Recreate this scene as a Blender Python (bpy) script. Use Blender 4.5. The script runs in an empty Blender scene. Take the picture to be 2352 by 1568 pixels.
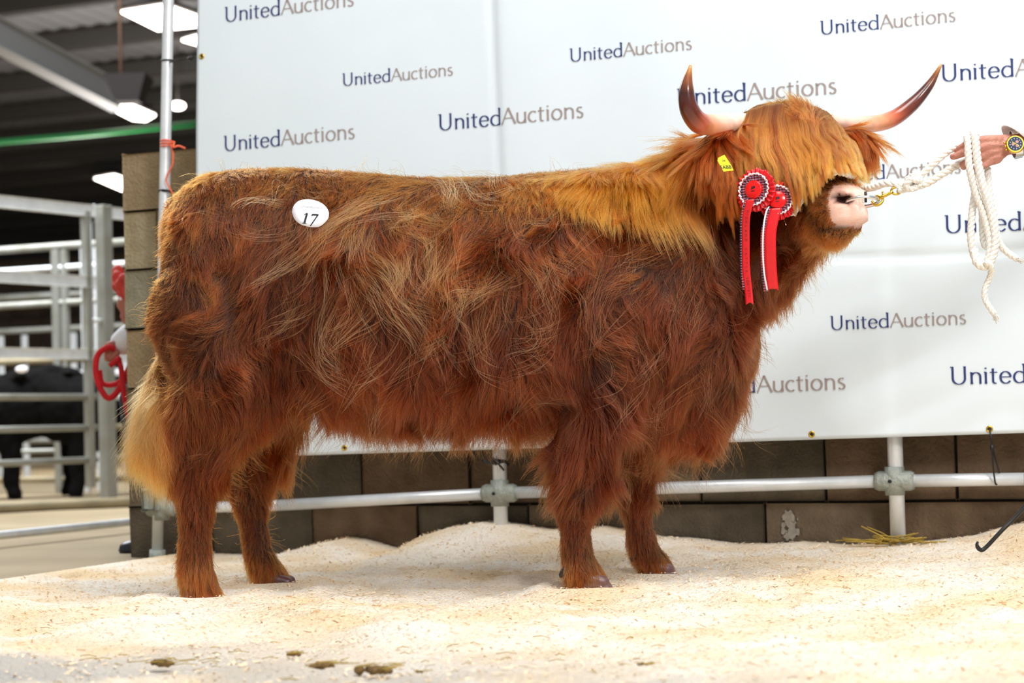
import bpy, bmesh, math, random
import numpy as np
from mathutils import Vector, Matrix, kdtree, Quaternion
random.seed(7)
rng = np.random.default_rng(11)
C = bpy.context.scene.collection
PI = math.pi

# ---------------------------------------------------------------- camera
F = 4100.0; CAMH = 0.465
PITCH = math.atan(93.0/F); ROLL = -0.0245
cam_d = bpy.data.cameras.new('camera')
cam = bpy.data.objects.new('camera', cam_d); C.objects.link(cam)
CR = (Matrix.Rotation(PI/2+PITCH, 3, 'X') @ Matrix.Rotation(ROLL, 3, 'Z'))
cam.matrix_world = Matrix.Translation((0, 0, CAMH)) @ CR.to_4x4()
cam_d.sensor_width = 36.0
cam_d.lens = F/2352*36.0
cam_d.shift_y = 93.0/2352
cam_d.dof.use_dof = True
cam_d.dof.focus_distance = 4.72
cam_d.dof.aperture_fstop = 3.2
cam_d.clip_end = 200
bpy.context.scene.camera = cam

# ---------------------------------------------------------------- world and lights
sc = bpy.context.scene
sc.view_settings.view_transform = 'Standard'
sc.view_settings.look = 'None'
sc.view_settings.gamma = 1.0
sc.view_settings.use_curve_mapping = False
sc.view_settings.exposure = 0.10
world = bpy.data.worlds.new('world'); sc.world = world
world.use_nodes = True
world.node_tree.nodes['Background'].inputs[0].default_value = (0.93, 0.97, 1.0, 1)
world.node_tree.nodes['Background'].inputs[1].default_value = 0.45

def area(name, loc, target, size, power, color=(1, 1, 1), sy=None):
    l = bpy.data.lights.new(name, 'AREA'); l.energy = power; l.color = color
    l.shape = 'RECTANGLE'; l.size = size; l.size_y = sy or size
    o = bpy.data.objects.new(name, l); C.objects.link(o)
    o.location = loc
    o.rotation_euler = (Vector(target)-Vector(loc)).to_track_quat('-Z', 'Y').to_euler()
    return o
area('arena_lamp', (1.0, 3.0, 5.2), (0, 4.8, 0.3), 3.5, 260, (1, 0.985, 0.95), 2.5)
area('arena_key_lamp', (2.6, -0.6, 3.6), (0.3, 5.0, 0.7), 0.9, 150, (1, 0.985, 0.96), 0.9)
area('pen_lamp', (-4.0, 12.0, 5.2), (-3.5, 12.5, 0), 4.0, 900, (0.95, 0.98, 1.0), 5.0)

l = bpy.data.lights.new('hall_fill_light', 'POINT'); l.energy = 520; l.shadow_soft_size = .6; l.color = (1, .95, .88)  # added fill light, lifts the roof underside and far wall
o = bpy.data.objects.new('hall_fill_light', l); C.objects.link(o); o.location = (-4.5, 22, 2.6)

# ---------------------------------------------------------------- pixel -> point helpers (used only to read places off the photograph)
def ray(px, py):
    d = Vector(((px-1176)/F, -(py-877)/F, -1.0))
    return CR @ d
O = Vector((0, 0, CAMH))
def P(px, py, y):
    d = ray(px, py); return O + d*(y/d.y)
def G(px, py, z=0.0):
    d = ray(px, py); return O + d*((z-CAMH)/d.z)
TH = math.atan(0.384)
UD = Vector((math.cos(TH), -math.sin(TH), 0)); WN = Vector((-math.sin(TH), -math.cos(TH), 0))
W0 = Vector((0, 6.25, 0))
def W(px, py, off=0.0):
    d = ray(px, py); p0 = W0 + WN*off
    return O + d*((p0-O).dot(WN)/d.dot(WN))
def UZ(px, py, off=0.0):
    p = W(px, py, off); return ((p-W0).dot(UD), p.z)
def wp(u, z, off=0.0):
    return W0 + UD*u + WN*off + Vector((0, 0, z))
def project_np(p):
    Ri = np.array(CR.transposed()); q = (p-np.array(O)) @ Ri.T
    return 1176+F*q[:, 0]/(-q[:, 2]), 877-F*q[:, 1]/(-q[:, 2])

# ---------------------------------------------------------------- noise
_T = rng.random((32, 32, 32, 3))*2-1
def vnoise(p, scale=1.0, off=0.0):
    q = np.asarray(p)*scale+off+100.0
    i = np.floor(q).astype(int); f = q-i; f = f*f*(3-2*f)
    out = 0
    for a in (0, 1):
        for b in (0, 1):
            for c in (0, 1):
                w = (f[:, 0] if a else 1-f[:, 0])*(f[:, 1] if b else 1-f[:, 1])*(f[:, 2] if c else 1-f[:, 2])
                out = out + w[:, None]*_T[(i[:, 0]+a) % 32, (i[:, 1]+b) % 32, (i[:, 2]+c) % 32]
    return out
def n1(x, y, z=0.0, scale=1.0):
    return float(vnoise(np.array([[x, y, z]]), scale)[0, 0])

# ---------------------------------------------------------------- materials
def srgb(h):
    h = h.lstrip('#'); v = [int(h[i:i+2], 16)/255 for i in (0, 2, 4)]
    return tuple(((c/12.92) if c <= .04045 else ((c+.055)/1.055)**2.4) for c in v)+(1.0,)
def newmat(name):
    m = bpy.data.materials.new(name); m.use_nodes = True
    nt = m.node_tree; return m, nt, nt.nodes['Principled BSDF']
def mat(name, col, rough=0.6, metal=0.0, noise=None, bump=0.0, nscale=20, spec=0.5, sheen=0, emit=0):
    """noise=(colour2, scale, amount)"""
    m, nt, b = newmat(name)
    c = srgb(col) if isinstance(col, str) else col
    b.inputs['Base Color'].default_value = c
    b.inputs['Roughness'].default_value = rough
    b.inputs['Metallic'].default_value = metal
    b.inputs['Specular IOR Level'].default_value = spec
    if emit:
        b.inputs['Emission Color'].default_value = c; b.inputs['Emission Strength'].default_value = emit
    tc = nt.nodes.new('ShaderNodeTexCoord')
    if noise:
        c2, s, amt = noise
        n = nt.nodes.new('ShaderNodeTexNoise'); n.inputs['Scale'].default_value = s; n.inputs['Detail'].default_value = 6
        nt.links.new(tc.outputs['Object'], n.inputs['Vector'])
        r = nt.nodes.new('ShaderNodeValToRGB')
        r.color_ramp.elements[0].position = 0.5-0.25; r.color_ramp.elements[1].position = 0.5+0.25
        mx = nt.nodes.new('ShaderNodeMix'); mx.data_type = 'RGBA'
        mx.inputs['A'].default_value = c; mx.inputs['B'].default_value = srgb(c2) if isinstance(c2, str) else c2
        mul = nt.nodes.new('ShaderNodeMath'); mul.operation = 'MULTIPLY'; mul.inputs[1].default_value = amt
        nt.links.new(n.outputs['Fac'], r.inputs['Fac']); nt.links.new(r.outputs['Color'], mul.inputs[0])
        nt.links.new(mul.outputs[0], mx.inputs['Factor']); nt.links.new(mx.outputs['Result'], b.inputs['Base Color'])
    if bump:
        n = nt.nodes.new('ShaderNodeTexNoise'); n.inputs['Scale'].default_value = nscale; n.inputs['Detail'].default_value = 8
        nt.links.new(tc.outputs['Object'], n.inputs['Vector'])
        bp = nt.nodes.new('ShaderNodeBump'); bp.inputs['Strength'].default_value = bump; bp.inputs['Distance'].default_value = 0.02
        nt.links.new(n.outputs['Fac'], bp.inputs['Height']); nt.links.new(bp.outputs['Normal'], b.inputs['Normal'])
    return m
def mat_attr(name, attr, rough=0.5, spec=0.5, bump=0.0, nscale=30):
    m, nt, b = newmat(name)
    a = nt.nodes.new('ShaderNodeAttribute'); a.attribute_name = attr
    nt.links.new(a.outputs['Color'], b.inputs['Base Color'])
    b.inputs['Roughness'].default_value = rough; b.inputs['Specular IOR Level'].default_value = spec
    if bump:
        tc = nt.nodes.new('ShaderNodeTexCoord')
        n = nt.nodes.new('ShaderNodeTexNoise'); n.inputs['Scale'].default_value = nscale; n.inputs['Detail'].default_value = 8
        nt.links.new(tc.outputs['Object'], n.inputs['Vector'])
        bp = nt.nodes.new('ShaderNodeBump'); bp.inputs['Strength'].default_value = bump; bp.inputs['Distance'].default_value = 0.004
        nt.links.new(n.outputs['Fac'], bp.inputs['Height']); nt.links.new(bp.outputs['Normal'], b.inputs['Normal'])
    return m
def hairmat(name, rough=0.32):
    m = bpy.data.materials.new(name); m.use_nodes = True; nt = m.node_tree
    for n in list(nt.nodes): nt.nodes.remove(n)
    o = nt.nodes.new('ShaderNodeOutputMaterial'); h = nt.nodes.new('ShaderNodeBsdfHairPrincipled')
    h.model = 'CHIANG'; h.parametrization = 'COLOR'
    h.inputs['Roughness'].default_value = rough; h.inputs['Radial Roughness'].default_value = 0.55
    h.inputs['IOR'].default_value = 1.42
    h.inputs['Random Roughness'].default_value = 0.2
    a = nt.nodes.new('ShaderNodeAttribute'); a.attribute_name = 'hcol'
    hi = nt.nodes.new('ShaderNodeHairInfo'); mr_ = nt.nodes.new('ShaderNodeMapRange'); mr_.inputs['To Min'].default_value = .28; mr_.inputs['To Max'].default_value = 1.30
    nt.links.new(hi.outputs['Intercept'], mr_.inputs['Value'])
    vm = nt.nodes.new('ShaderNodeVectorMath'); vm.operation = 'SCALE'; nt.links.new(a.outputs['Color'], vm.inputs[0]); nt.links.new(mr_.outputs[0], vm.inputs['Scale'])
    nt.links.new(vm.outputs[0], h.inputs['Color']); nt.links.new(h.outputs[0], o.inputs['Surface'])
    return m

M = {}
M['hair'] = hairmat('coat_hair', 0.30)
M['galv'] = mat('galvanised_steel', '#eef1f4', 0.38, 0.3, ('#bcc4c8', 14, .5), 0.05, 60)
M['galv_dull'] = mat('dull_galvanised_steel', '#a5a7a4', 0.55, 0.5, ('#7d7a66', 6, .7), 0.05, 60)
M['rust_tube'] = mat('tan_stained_tube', '#a5977a', 0.6, 0.3, ('#6f6a55', 5, .7))
M['block'] = mat('concrete_block', '#b3a588', 0.95, 0, ('#857758', 9, .9), 0.6, 90, .2)
M['block2'] = mat('brown_concrete_block', '#a38e70', 0.95, 0, ('#7d6a4c', 7, .9), 0.6, 80, .2)
M['block3'] = mat('grey_concrete_block', '#a39c86', 0.95, 0, ('#79715a', 11, .9), 0.6, 100, .2)
M['lowblock'] = mat('dark_concrete_block', '#8f7f6b', 0.95, 0, ('#5e5140', 7, .95), 0.6, 90, .2)  # darker block tones for the lower courses
M['lowblock2'] = mat('dark_brown_block', '#86705a', 0.95, 0, ('#564736', 9, .95), 0.6, 80, .2)
M['lowblock3'] = mat('dark_grey_block', '#776c5c', 0.95, 0, ('#4c4539', 8, .95), 0.6, 100, .2)
M['mortar'] = mat('dark_mortar', '#3b342b', 0.95, 0, ('#2a261f', 30, .9), 0.5, 60, .2)
M['black'] = mat('black_cord', '#141619', 0.5, 0)
M['orange'] = mat('orange_twine', '#f06a44', 0.6)
M['navy'] = mat('navy_print', '#22336e', 0.6)
M['taupe'] = mat('taupe_print', '#a0918c', 0.6)
M['brass'] = mat('brass', '#d9b44a', 0.25, 1.0)
M['chrome'] = mat('steel_ring', '#e6e8ea', 0.22, 1.0)
M['red'] = mat('red_satin', '#e60f1c', 0.38, 0, ('#c40c18', 60, .5), 0, 20, .6)
M['reddisc'] = mat('red_gloss_disc', '#ee1010', 0.2, 0)
M['redink'] = mat('dark_red_print', '#7c0c14', 0.6)
M['whitesatin'] = mat('white_satin', '#eee6ee', 0.5)
M['yellow'] = mat('yellow_plastic', '#e4e21c', 0.4)
M['white'] = mat('white_paper', '#f4f2f8', 0.6)
M['ink'] = mat('black_ink', '#16181c', 0.6)
M['greyink'] = mat('grey_ink', '#b7b7c2', 0.6)
M['coat'] = mat('white_coat_cotton', '#f3f2f4', 0.8, 0, ('#e2e2ea', 8, .6), 0.1, 30)
M['skin'] = mat('skin', '#c98f7c', 0.5, 0, ('#b5614f', 28, .55), 0.25, 120)
M['rope'] = mat('white_cotton_rope', '#fcfaf6', 0.85, 0, ('#efe4cd', 9, .5), 0.4, 220)
M['redrope'] = mat('red_rope', '#d4141f', 0.8, 0, ('#a90d18', 40, .6))
M['trouser'] = mat('navy_trousers', '#20222e', 0.9)
M['boot'] = mat('black_boot_leather', '#22222a', 0.3)
M['blackhide'] = mat('black_hide', '#070708', 0.9, 0, ('#0d0b09', 9, .7), spec=.1)
M['straw'] = mat('straw', '#b79a3c', 0.7, 0, ('#8c7428', 20, .6))
M['dung'] = mat('brown_clod', '#8a6b3c', 0.9, 0, ('#54401f', 40, .8), .6, 90)

# ---------------------------------------------------------------- object helpers
def tag(o, label=None, cat=None, group=None, kind=None):
    if label: o['label'] = label
    if cat: o['category'] = cat
    if group: o['group'] = group
    if kind: o['kind'] = kind
    return o
def empty(name, loc=(0, 0, 0), **k):
    o = bpy.data.objects.new(name, None); C.objects.link(o); o.location = loc
    o.empty_display_size = .1
    bpy.context.view_layer.update()
    return tag(o, **k)
def link(name, me, m, parent=None, smooth=True, **k):
    if m is not None and len(me.materials) == 0: me.materials.append(m)
    if smooth:
        me.polygons.foreach_set('use_smooth', [True]*len(me.polygons))
    o = bpy.data.objects.new(name, me); C.objects.link(o)
    if parent is not None:
        o.parent = parent
        o.matrix_parent_inverse = Matrix.Translation(-parent.location)
    return tag(o, **k)
def pydata(name, v, f, m, parent=None, smooth=True, **k):
    me = bpy.data.meshes.new(name); me.from_pydata([tuple(a) for a in v], [], f); me.update()
    return link(name, me, m, parent, smooth, **k)
def bm_obj(name, bm, m, parent=None, smooth=True, **k):
    me = bpy.data.meshes.new(name); bm.normal_update(); bm.to_mesh(me); bm.free()
    return link(name, me, m, parent, smooth, **k)
def frame_axes(t):
    t = t.normalized(); a = Vector((0, 0, 1)) if abs(t.z) < .9 else Vector((1, 0, 0))
    x = t.cross(a).normalized(); return x, t.cross(x).normalized()
def add_box(bm, c, sx, sy, sz, ax=None, bev=0.0):
    """box of full sizes with axes ax (3 vectors) centred at c"""
    ax = ax or (Vector((1, 0, 0)), Vector((0, 1, 0)), Vector((0, 0, 1)))
    r = bmesh.ops.create_cube(bm, size=1.0); vs = r['verts']
    for v in vs:
        v.co = Vector(c) + ax[0]*(v.co.x*sx) + ax[1]*(v.co.y*sy) + ax[2]*(v.co.z*sz)
    if bev > 0:
        es = list({e for v in vs for e in v.link_edges})
        bmesh.ops.bevel(bm, geom=es, offset=bev, segments=2, affect='EDGES', profile=.5)
def add_tube(bm, pts, r, n=10, closed=False, caps=True, flat=1.0):
    """tube through pts, r a number or list"""
    pts = [Vector(p) for p in pts]; N = len(pts)
    rs = r if isinstance(r, (list, tuple, np.ndarray)) else [r]*N
    rings = []; x = None
    for i, p in enumerate(pts):
        if closed: t = pts[(i+1) % N]-pts[i-1]
        else: t = pts[min(i+1, N-1)]-pts[max(i-1, 0)]
        t = t.normalized() if t.length > 1e-9 else Vector((0, 0, 1))
        if x is None: x, y = frame_axes(t)
        else:
            x = (x - t*x.dot(t)); x = x.normalized() if x.length > 1e-6 else frame_axes(t)[0]
            y = t.cross(x)
        rings.append([bm.verts.new(p+(x*math.cos(a)+y*math.sin(a)*flat)*rs[i]) for a in [2*PI*k/n for k in range(n)]])
    for i in range(N if closed else N-1):
        a, b = rings[i], rings[(i+1) % N]
        for k in range(n): bm.faces.new((a[k], a[(k+1) % n], b[(k+1) % n], b[k]))
    if caps and not closed:
        bm.faces.new(rings[0][::-1]); bm.faces.new(rings[-1])
def tube(name, pts, r, m, parent=None, n=10, closed=False, flat=1.0, **k):
    bm = bmesh.new(); add_tube(bm, pts, r, n, closed, True, flat); bmesh.ops.recalc_face_normals(bm, faces=bm.faces)
    return bm_obj(name, bm, m, parent, **k)
def cr(pts, n):
    """Catmull-Rom resample to n points"""
    p = np.array([tuple(a) for a in pts], float); m = len(p)
    q = np.vstack([2*p[0]-p[1], p, 2*p[-1]-p[-2]])
    t = np.linspace(0, m-1-1e-6, n); i = t.astype(int); f = (t-i)[:, None]
    a, b, c, d = q[i], q[i+1], q[i+2], q[i+3]
    return .5*((2*b)+(-a+c)*f+(2*a-5*b+4*c-d)*f*f+(-a+3*b-3*c+d)*f**3)
def arclen_resample(p, step):
    s = np.concatenate([[0], np.cumsum(np.linalg.norm(np.diff(p, axis=0), axis=1))])
    n = max(4, int(s[-1]/step)); t = np.linspace(0, s[-1], n)
    return np.stack([np.interp(t, s, p[:, k]) for k in range(3)], 1)
def add_twist(bm, ctrl, R=0.011, pitch=0.045, strands=3, n=7, phase=0.0):
    p = arclen_resample(cr(ctrl, 200), 0.0035)
    ang = phase; x = None; lines = [[] for _ in range(strands)]
    N = len(p)
    for i in range(N):
        t = Vector(p[min(i+1, N-1)]-p[max(i-1, 0)]).normalized()
        if x is None: x, y = frame_axes(t)
        else:
            x = (x-t*x.dot(t)).normalized(); y = t.cross(x)
        if i: ang += 2*PI*np.linalg.norm(p[i]-p[i-1])/pitch
        for s in range(strands):
            a = ang+2*PI*s/strands
            lines[s].append(Vector(p[i])+(x*math.cos(a)+y*math.sin(a))*R*.52)
    for l in lines: add_tube(bm, l, R*.56, n)
def rope(name, ctrl, m, parent=None, R=0.011, pitch=0.045, **k):
    bm = bmesh.new(); add_twist(bm, ctrl, R, pitch)
    bmesh.ops.recalc_face_normals(bm, faces=bm.faces)
    return bm_obj(name, bm, m, parent, **k)

# voxel-fused bodies --------------------------------------------------------
def add_cap(bm, p0, r0, p1, r1, sub=2, dens=.3):
    p0 = Vector(p0); p1 = Vector(p1); L = (p1-p0).length
    n = max(2, int(L/(min(r0, r1)*dens+1e-4))+1); n = min(n, 40)
    for i in range(n):
        t = i/(n-1); r = r0+(r1-r0)*t
        bmesh.ops.create_icosphere(bm, subdivisions=sub, radius=r, matrix=Matrix.Translation(p0.lerp(p1, t)))
def add_chain(bm, pts, sub=2):
    for a, b in zip(pts, pts[1:]): add_cap(bm, a[0], a[1], b[0], b[1], sub)
def add_ell(bm, c, r, rot=None, sub=3):
    mtx = Matrix.Translation(Vector(c)) @ (rot.to_4x4() if rot else Matrix.Identity(4)) @ Matrix.Diagonal((*r, 1))
    bmesh.ops.create_icosphere(bm, subdivisions=sub, radius=1.0, matrix=mtx)
def fuse(bm, voxel, smooth=6, factor=.5):
    me = bpy.data.meshes.new('tmp'); bm.to_mesh(me); bm.free()
    o = bpy.data.objects.new('tmp', me); C.objects.link(o)
    r = o.modifiers.new('r', 'REMESH'); r.mode = 'VOXEL'; r.voxel_size = voxel; r.use_smooth_shade = True
    if smooth:
        s = o.modifiers.new('s', 'SMOOTH'); s.iterations = smooth; s.factor = factor
    dg = bpy.context.evaluated_depsgraph_get()
    out = bpy.data.meshes.new_from_object(o.evaluated_get(dg))
    bpy.data.objects.remove(o); bpy.data.meshes.remove(me)
    return out
def co_of(me):
    a = np.empty(len(me.vertices)*3); me.vertices.foreach_get('co', a); return a.reshape(-1, 3)
def nrm_of(me):
    a = np.empty(len(me.vertices)*3); me.vertices.foreach_get('normal', a); return a.reshape(-1, 3)
def set_co(me, a):
    me.vertices.foreach_set('co', a.ravel()); me.update()
def set_col(me, name, col):
    at = me.color_attributes.new(name, 'FLOAT_COLOR', 'POINT'); at.data.foreach_set('color', np.ascontiguousarray(col, dtype=np.float32).ravel())

# ---------------------------------------------------------------- hair
def sample(me, n, dens=None):
    me.calc_loop_triangles()
    t = np.empty(len(me.loop_triangles)*3, int); me.loop_triangles.foreach_get('vertices', t); t = t.reshape(-1, 3)
    co = co_of(me); nr = nrm_of(me)
    a, b, c = co[t[:, 0]], co[t[:, 1]], co[t[:, 2]]
    ar = np.linalg.norm(np.cross(b-a, c-a), axis=1)
    if dens is not None: ar = ar*dens((a+b+c)/3, nr[t[:, 0]])
    cdf = np.cumsum(ar); i = np.searchsorted(cdf, rng.random(n)*cdf[-1])
    u, v = rng.random(n), rng.random(n); f = u+v > 1; u[f] = 1-u[f]; v[f] = 1-v[f]; w = 1-u-v
    p = a[i]*w[:, None]+b[i]*u[:, None]+c[i]*v[:, None]
    m = nr[t[i, 0]]*w[:, None]+nr[t[i, 1]]*u[:, None]+nr[t[i, 2]]*v[:, None]
    return p, m/np.linalg.norm(m, axis=1)[:, None]
def unit(v): return v/(np.linalg.norm(v, axis=1)[:, None]+1e-9)
def grow(p, n, comb, L, lift, grav, curl, K=9, cscale=14.0, seed=0.0):
    """strands (N,K,3): comb = wanted tangent direction, L length"""
    t = comb-n*np.sum(comb*n, 1)[:, None]; d = unit(unit(t)+n*lift[:, None])
    pts = [p]; q = p.copy(); st = (L/(K-1))[:, None]
    for k in range(1, K):
        d = d+vnoise(q, cscale, seed+k*.13)*curl[:, None]+np.array([0, 0, -1.])*grav[:, None]
        dn = np.sum(d*n, 1); lo = np.where(dn < 0.03, 0.03-dn, 0)
        d = unit(d+n*lo[:, None]); q = q+d*st; pts.append(q)
    return np.stack(pts, 1)
def children(roots, guides, groots, clump, lenf, jit, gi=None):
    if gi is None:
        kd = kdtree.KDTree(len(groots))
        for i, r in enumerate(groots): kd.insert(r, i)
        kd.balance()
        gi = np.fromiter((kd.find(r)[1] for r in roots), int, len(roots))
    K = guides.shape[1]; t = np.linspace(0, 1, K)[None, :, None]
    g = guides[gi]; rel = g-g[:, :1]
    off = roots-groots[gi]
    pts = roots[:, None]+rel*lenf[:, None, None] - off[:, None]*(t**1.3)*clump
    w1 = vnoise(roots, 260, 5.0); w2 = vnoise(roots, 310, 9.0)
    ph = rng.random(len(roots))*6.28
    wave = w1[:, None]*np.sin(t*5+ph[:, None, None])+w2[:, None]*t
    pts = pts+wave*t*jit
    return pts, gi
def curves_obj(name, pts, col, rad, m, parent, taper=.25, **k):
    N, K = pts.shape[:2]
    cu = bpy.data.hair_curves.new(name); cu.add_curves([K]*N)
    cu.attributes['position'].data.foreach_set('vector', np.ascontiguousarray(pts, dtype=np.float32).ravel())
    ra = cu.attributes.get('radius') or cu.attributes.new('radius', 'FLOAT', 'POINT')
    rr = np.asarray(rad).reshape(-1, 1)*(1-(1-taper)*np.linspace(0, 1, K)[None]**2)*np.ones((N, 1))
    ra.data.foreach_set('value', rr.astype(np.float32).ravel())
    ca = cu.attributes.new('hcol', 'FLOAT_COLOR', 'CURVE')
    c4 = np.concatenate([np.clip(col, 0.001, .98), np.ones((N, 1))], 1)
    ca.data.foreach_set('color', c4.astype(np.float32).ravel())
    cu.materials.append(m)
    o = bpy.data.objects.new(name, cu); C.objects.link(o)
    if parent is not None:
        o.parent = parent; o.matrix_parent_inverse = Matrix.Translation(-parent.location)
    return tag(o, **k)
# ================================================================ SETTING
# sawdust height field
MP = [(400,1290),(500,1275),(640,1280),(690,1270),(760,1250),(810,1238),(850,1245),(920,1265),(955,1268),(1000,1230),(1060,1210),(1130,1202),(1200,1208),
      (1280,1222),(1400,1215),(1520,1238),(1600,1243),(1700,1255),(1800,1252),(1850,1248),(1950,1255),(2050,1255),(2150,1248),(2250,1235),(2300,1218),(2352,1208),(2500,1190),(2800,1200)]
MU = [UZ(a, b) for a, b in MP]; MUx = [a for a, b in MU]; MUz = [b for a, b in MU]
EA, EB = G(0, 1338), G(345, 1292)     # far edge of the sawdust, left of the wall
EDn = Vector((-(EB-EA).y, (EB-EA).x, 0)).normalized()
if EDn.y < 0: EDn = -EDn
def saw_h(x, y):
    p = np.stack([x, y, np.zeros_like(x)], 1)
    u = (x*UD.x+(y-6.25)*UD.y); d = -(x*WN.x+(y-6.25)*WN.y)*-1   # d: distance in front of the wall
    top = np.interp(u, MUx, MUz)
    sm = np.convolve(np.pad(top, 0), [1], 'same')
    h = vnoise(p, 1.7)[:, 0]*.022+vnoise(p, 4.3)[:, 1]*.014+vnoise(p, 11)[:, 2]*.010+vnoise(p, 26)[:, 1]*.005+vnoise(p, 60)[:, 0]*.003
    # mound against the wall: ridge a little in front of it
    w = np.exp(-(np.clip(d-.03, 0, None)/.42)**2)
    h = h*(1-w*.8)+top*w
    # flatten near the foreground
    h = h*np.clip((y-1.2)/1.5, .15, 1)
    # hoof hollows
    for (hx, hy) in FEET:
        r = np.hypot(x-hx, y-hy); h = np.where(r < .35, h*np.clip((r-.09)/.22, 0, 1), h); h = h+.014*np.exp(-((r-.14)/.045)**2)
    e = (x-EA.x)*EDn.x+(y-EA.y)*EDn.y     # >0 beyond the edge
    f = np.clip(-e/.35, 0, 1)
    lw = (u < -1.45)
    h = np.where(u < -1.2, h*f, h)
    h = np.where((e > -.05+vnoise(p, 5)[:, 1]*.06) & (u < -1.3), -.03, np.maximum(h+.012, -.007+vnoise(p, 9)[:, 0]*.003))
    return h
HN = P(462, 1385, 4.82); HF = P(630, 1348, 5.2); FN = P(1352, 1350, 4.83); FF = P(1510, 1318, 5.2)
FEET = [(v.x, v.y) for v in (HN, HF, FN, FF)]
xs = np.linspace(-2.6, 2.6, 420); ys = np.concatenate([np.linspace(1.0, 3.9, 120)[:-1], np.linspace(3.9, 7.4, 300)])
X, Y = np.meshgrid(xs, ys); H = saw_h(X.ravel(), Y.ravel())
v = np.stack([X.ravel(), Y.ravel(), H], 1)
nx, ny = len(xs), len(ys)
ii = (np.arange(ny-1)[:, None]*nx+np.arange(nx-1)[None]).ravel()
faces = np.stack([ii, ii+1, ii+nx+1, ii+nx], 1)
# keep only what lies in front of the wall
d = -(v[:, 0]*-WN.x+(v[:, 1]-6.25)*-WN.y)
keep = (d[faces] > .003).all(1)
m, nt, b = newmat('sawdust')
N = nt.nodes.new; Lk = nt.links.new
geo = N('ShaderNodeNewGeometry')
n1_ = N('ShaderNodeTexNoise'); n1_.inputs['Scale'].default_value = 3.0; n1_.inputs['Detail'].default_value = 7
n2_ = N('ShaderNodeTexNoise'); n2_.inputs['Scale'].default_value = 110; n2_.inputs['Detail'].default_value = 5
n3_ = N('ShaderNodeTexNoise'); n3_.inputs['Scale'].default_value = 1.1; n3_.inputs['Detail'].default_value = 8
for n_ in (n1_, n2_, n3_): Lk(geo.outputs['Position'], n_.inputs['Vector'])
r1 = N('ShaderNodeValToRGB'); r1.color_ramp.elements[0].position = .38; r1.color_ramp.elements[1].position = .66
r1.color_ramp.elements[0].color = srgb('#fff5e6'); r1.color_ramp.elements[1].color = srgb('#f3d9b2')
Lk(n1_.outputs['Fac'], r1.inputs['Fac'])
r2 = N('ShaderNodeValToRGB'); r2.color_ramp.elements[0].position = .56; r2.color_ramp.elements[1].position = .74
r2.color_ramp.elements[0].color = (1, 1, 1, 1); r2.color_ramp.elements[1].color = srgb('#d9a368')
Lk(n2_.outputs['Fac'], r2.inputs['Fac'])
mx = N('ShaderNodeMix'); mx.data_type = 'RGBA'; mx.blend_type = 'MULTIPLY'; mx.inputs['Factor'].default_value = .6
Lk(r1.outputs['Color'], mx.inputs['A']); Lk(r2.outputs['Color'], mx.inputs['B'])
# trodden thin grey sawdust over concrete at the front left
sp = N('ShaderNodeSeparateXYZ'); Lk(geo.outputs['Position'], sp.inputs[0])
ma = N('ShaderNodeMath'); ma.operation = 'MULTIPLY_ADD'; ma.inputs[1].default_value = .62; Lk(sp.outputs['X'], ma.inputs[0]); Lk(sp.outputs['Y'], ma.inputs[2])
mr = N('ShaderNodeMapRange'); mr.inputs['From Min'].default_value = 3.9; mr.inputs['From Max'].default_value = 2.8; Lk(ma.outputs[0], mr.inputs['Value'])
mm = N('ShaderNodeMath'); mm.operation = 'MULTIPLY'; Lk(mr.outputs[0], mm.inputs[0])
r3 = N('ShaderNodeValToRGB'); r3.color_ramp.elements[0].position = .38; r3.color_ramp.elements[1].position = .52; Lk(n3_.outputs['Fac'], r3.inputs['Fac'])
Lk(r3.outputs['Color'], mm.inputs[1])
mx2 = N('ShaderNodeMix'); mx2.data_type = 'RGBA'; Lk(mm.outputs[0], mx2.inputs['Factor']); Lk(mx.outputs['Result'], mx2.inputs['A']); mx2.inputs['B'].default_value = srgb('#b9b4ae')
Lk(mx2.outputs['Result'], b.inputs['Base Color'])
b.inputs['Roughness'].default_value = .95; b.inputs['Specular IOR Level'].default_value = .1
bp = N('ShaderNodeBump'); bp.inputs['Strength'].default_value = 1.0; bp.inputs['Distance'].default_value = .012
Lk(n2_.outputs['Fac'], bp.inputs['Height']); Lk(bp.outputs['Normal'], b.inputs['Normal'])
M['sawdust'] = m
pydata('sawdust_bed', v, faces[keep].tolist(), m, label='bed of pale cream sawdust heaped along the block wall under the cow', cat='sawdust', kind='stuff')
# loose shavings lying on the bed
nf = 24000
fx = rng.random(nf)*4.6-2.3; fy = 2.2+(rng.random(nf)**.8)*4.3
fd = -(fx*-WN.x+(fy-6.25)*-WN.y)
fe = (fx-EA.x)*EDn.x+(fy-EA.y)*EDn.y
k_ = (fd > .03) & (fe < -.05); fx, fy = fx[k_], fy[k_]; nf = len(fx); fz = saw_h(fx, fy)
a = rng.random(nf)*6.28; L_ = .002+rng.random(nf)**3*.008; w_ = .0012+rng.random(nf)*.0015
tl = (rng.random(nf)-.3)*.9
ax = np.stack([np.cos(a)*np.cos(tl), np.sin(a)*np.cos(tl), np.abs(np.sin(tl))], 1)*L_[:, None]
ay = np.stack([-np.sin(a), np.cos(a), rng.random(nf)*.8-.4], 1)*w_[:, None]
p0 = np.stack([fx, fy, fz+.0015], 1)
vv = np.stack([p0-ax-ay, p0+ax-ay, p0+ax+ay, p0-ax+ay], 1)+np.array([0, 0, .0015]); vv[:, 2:, 2] += .001
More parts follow.
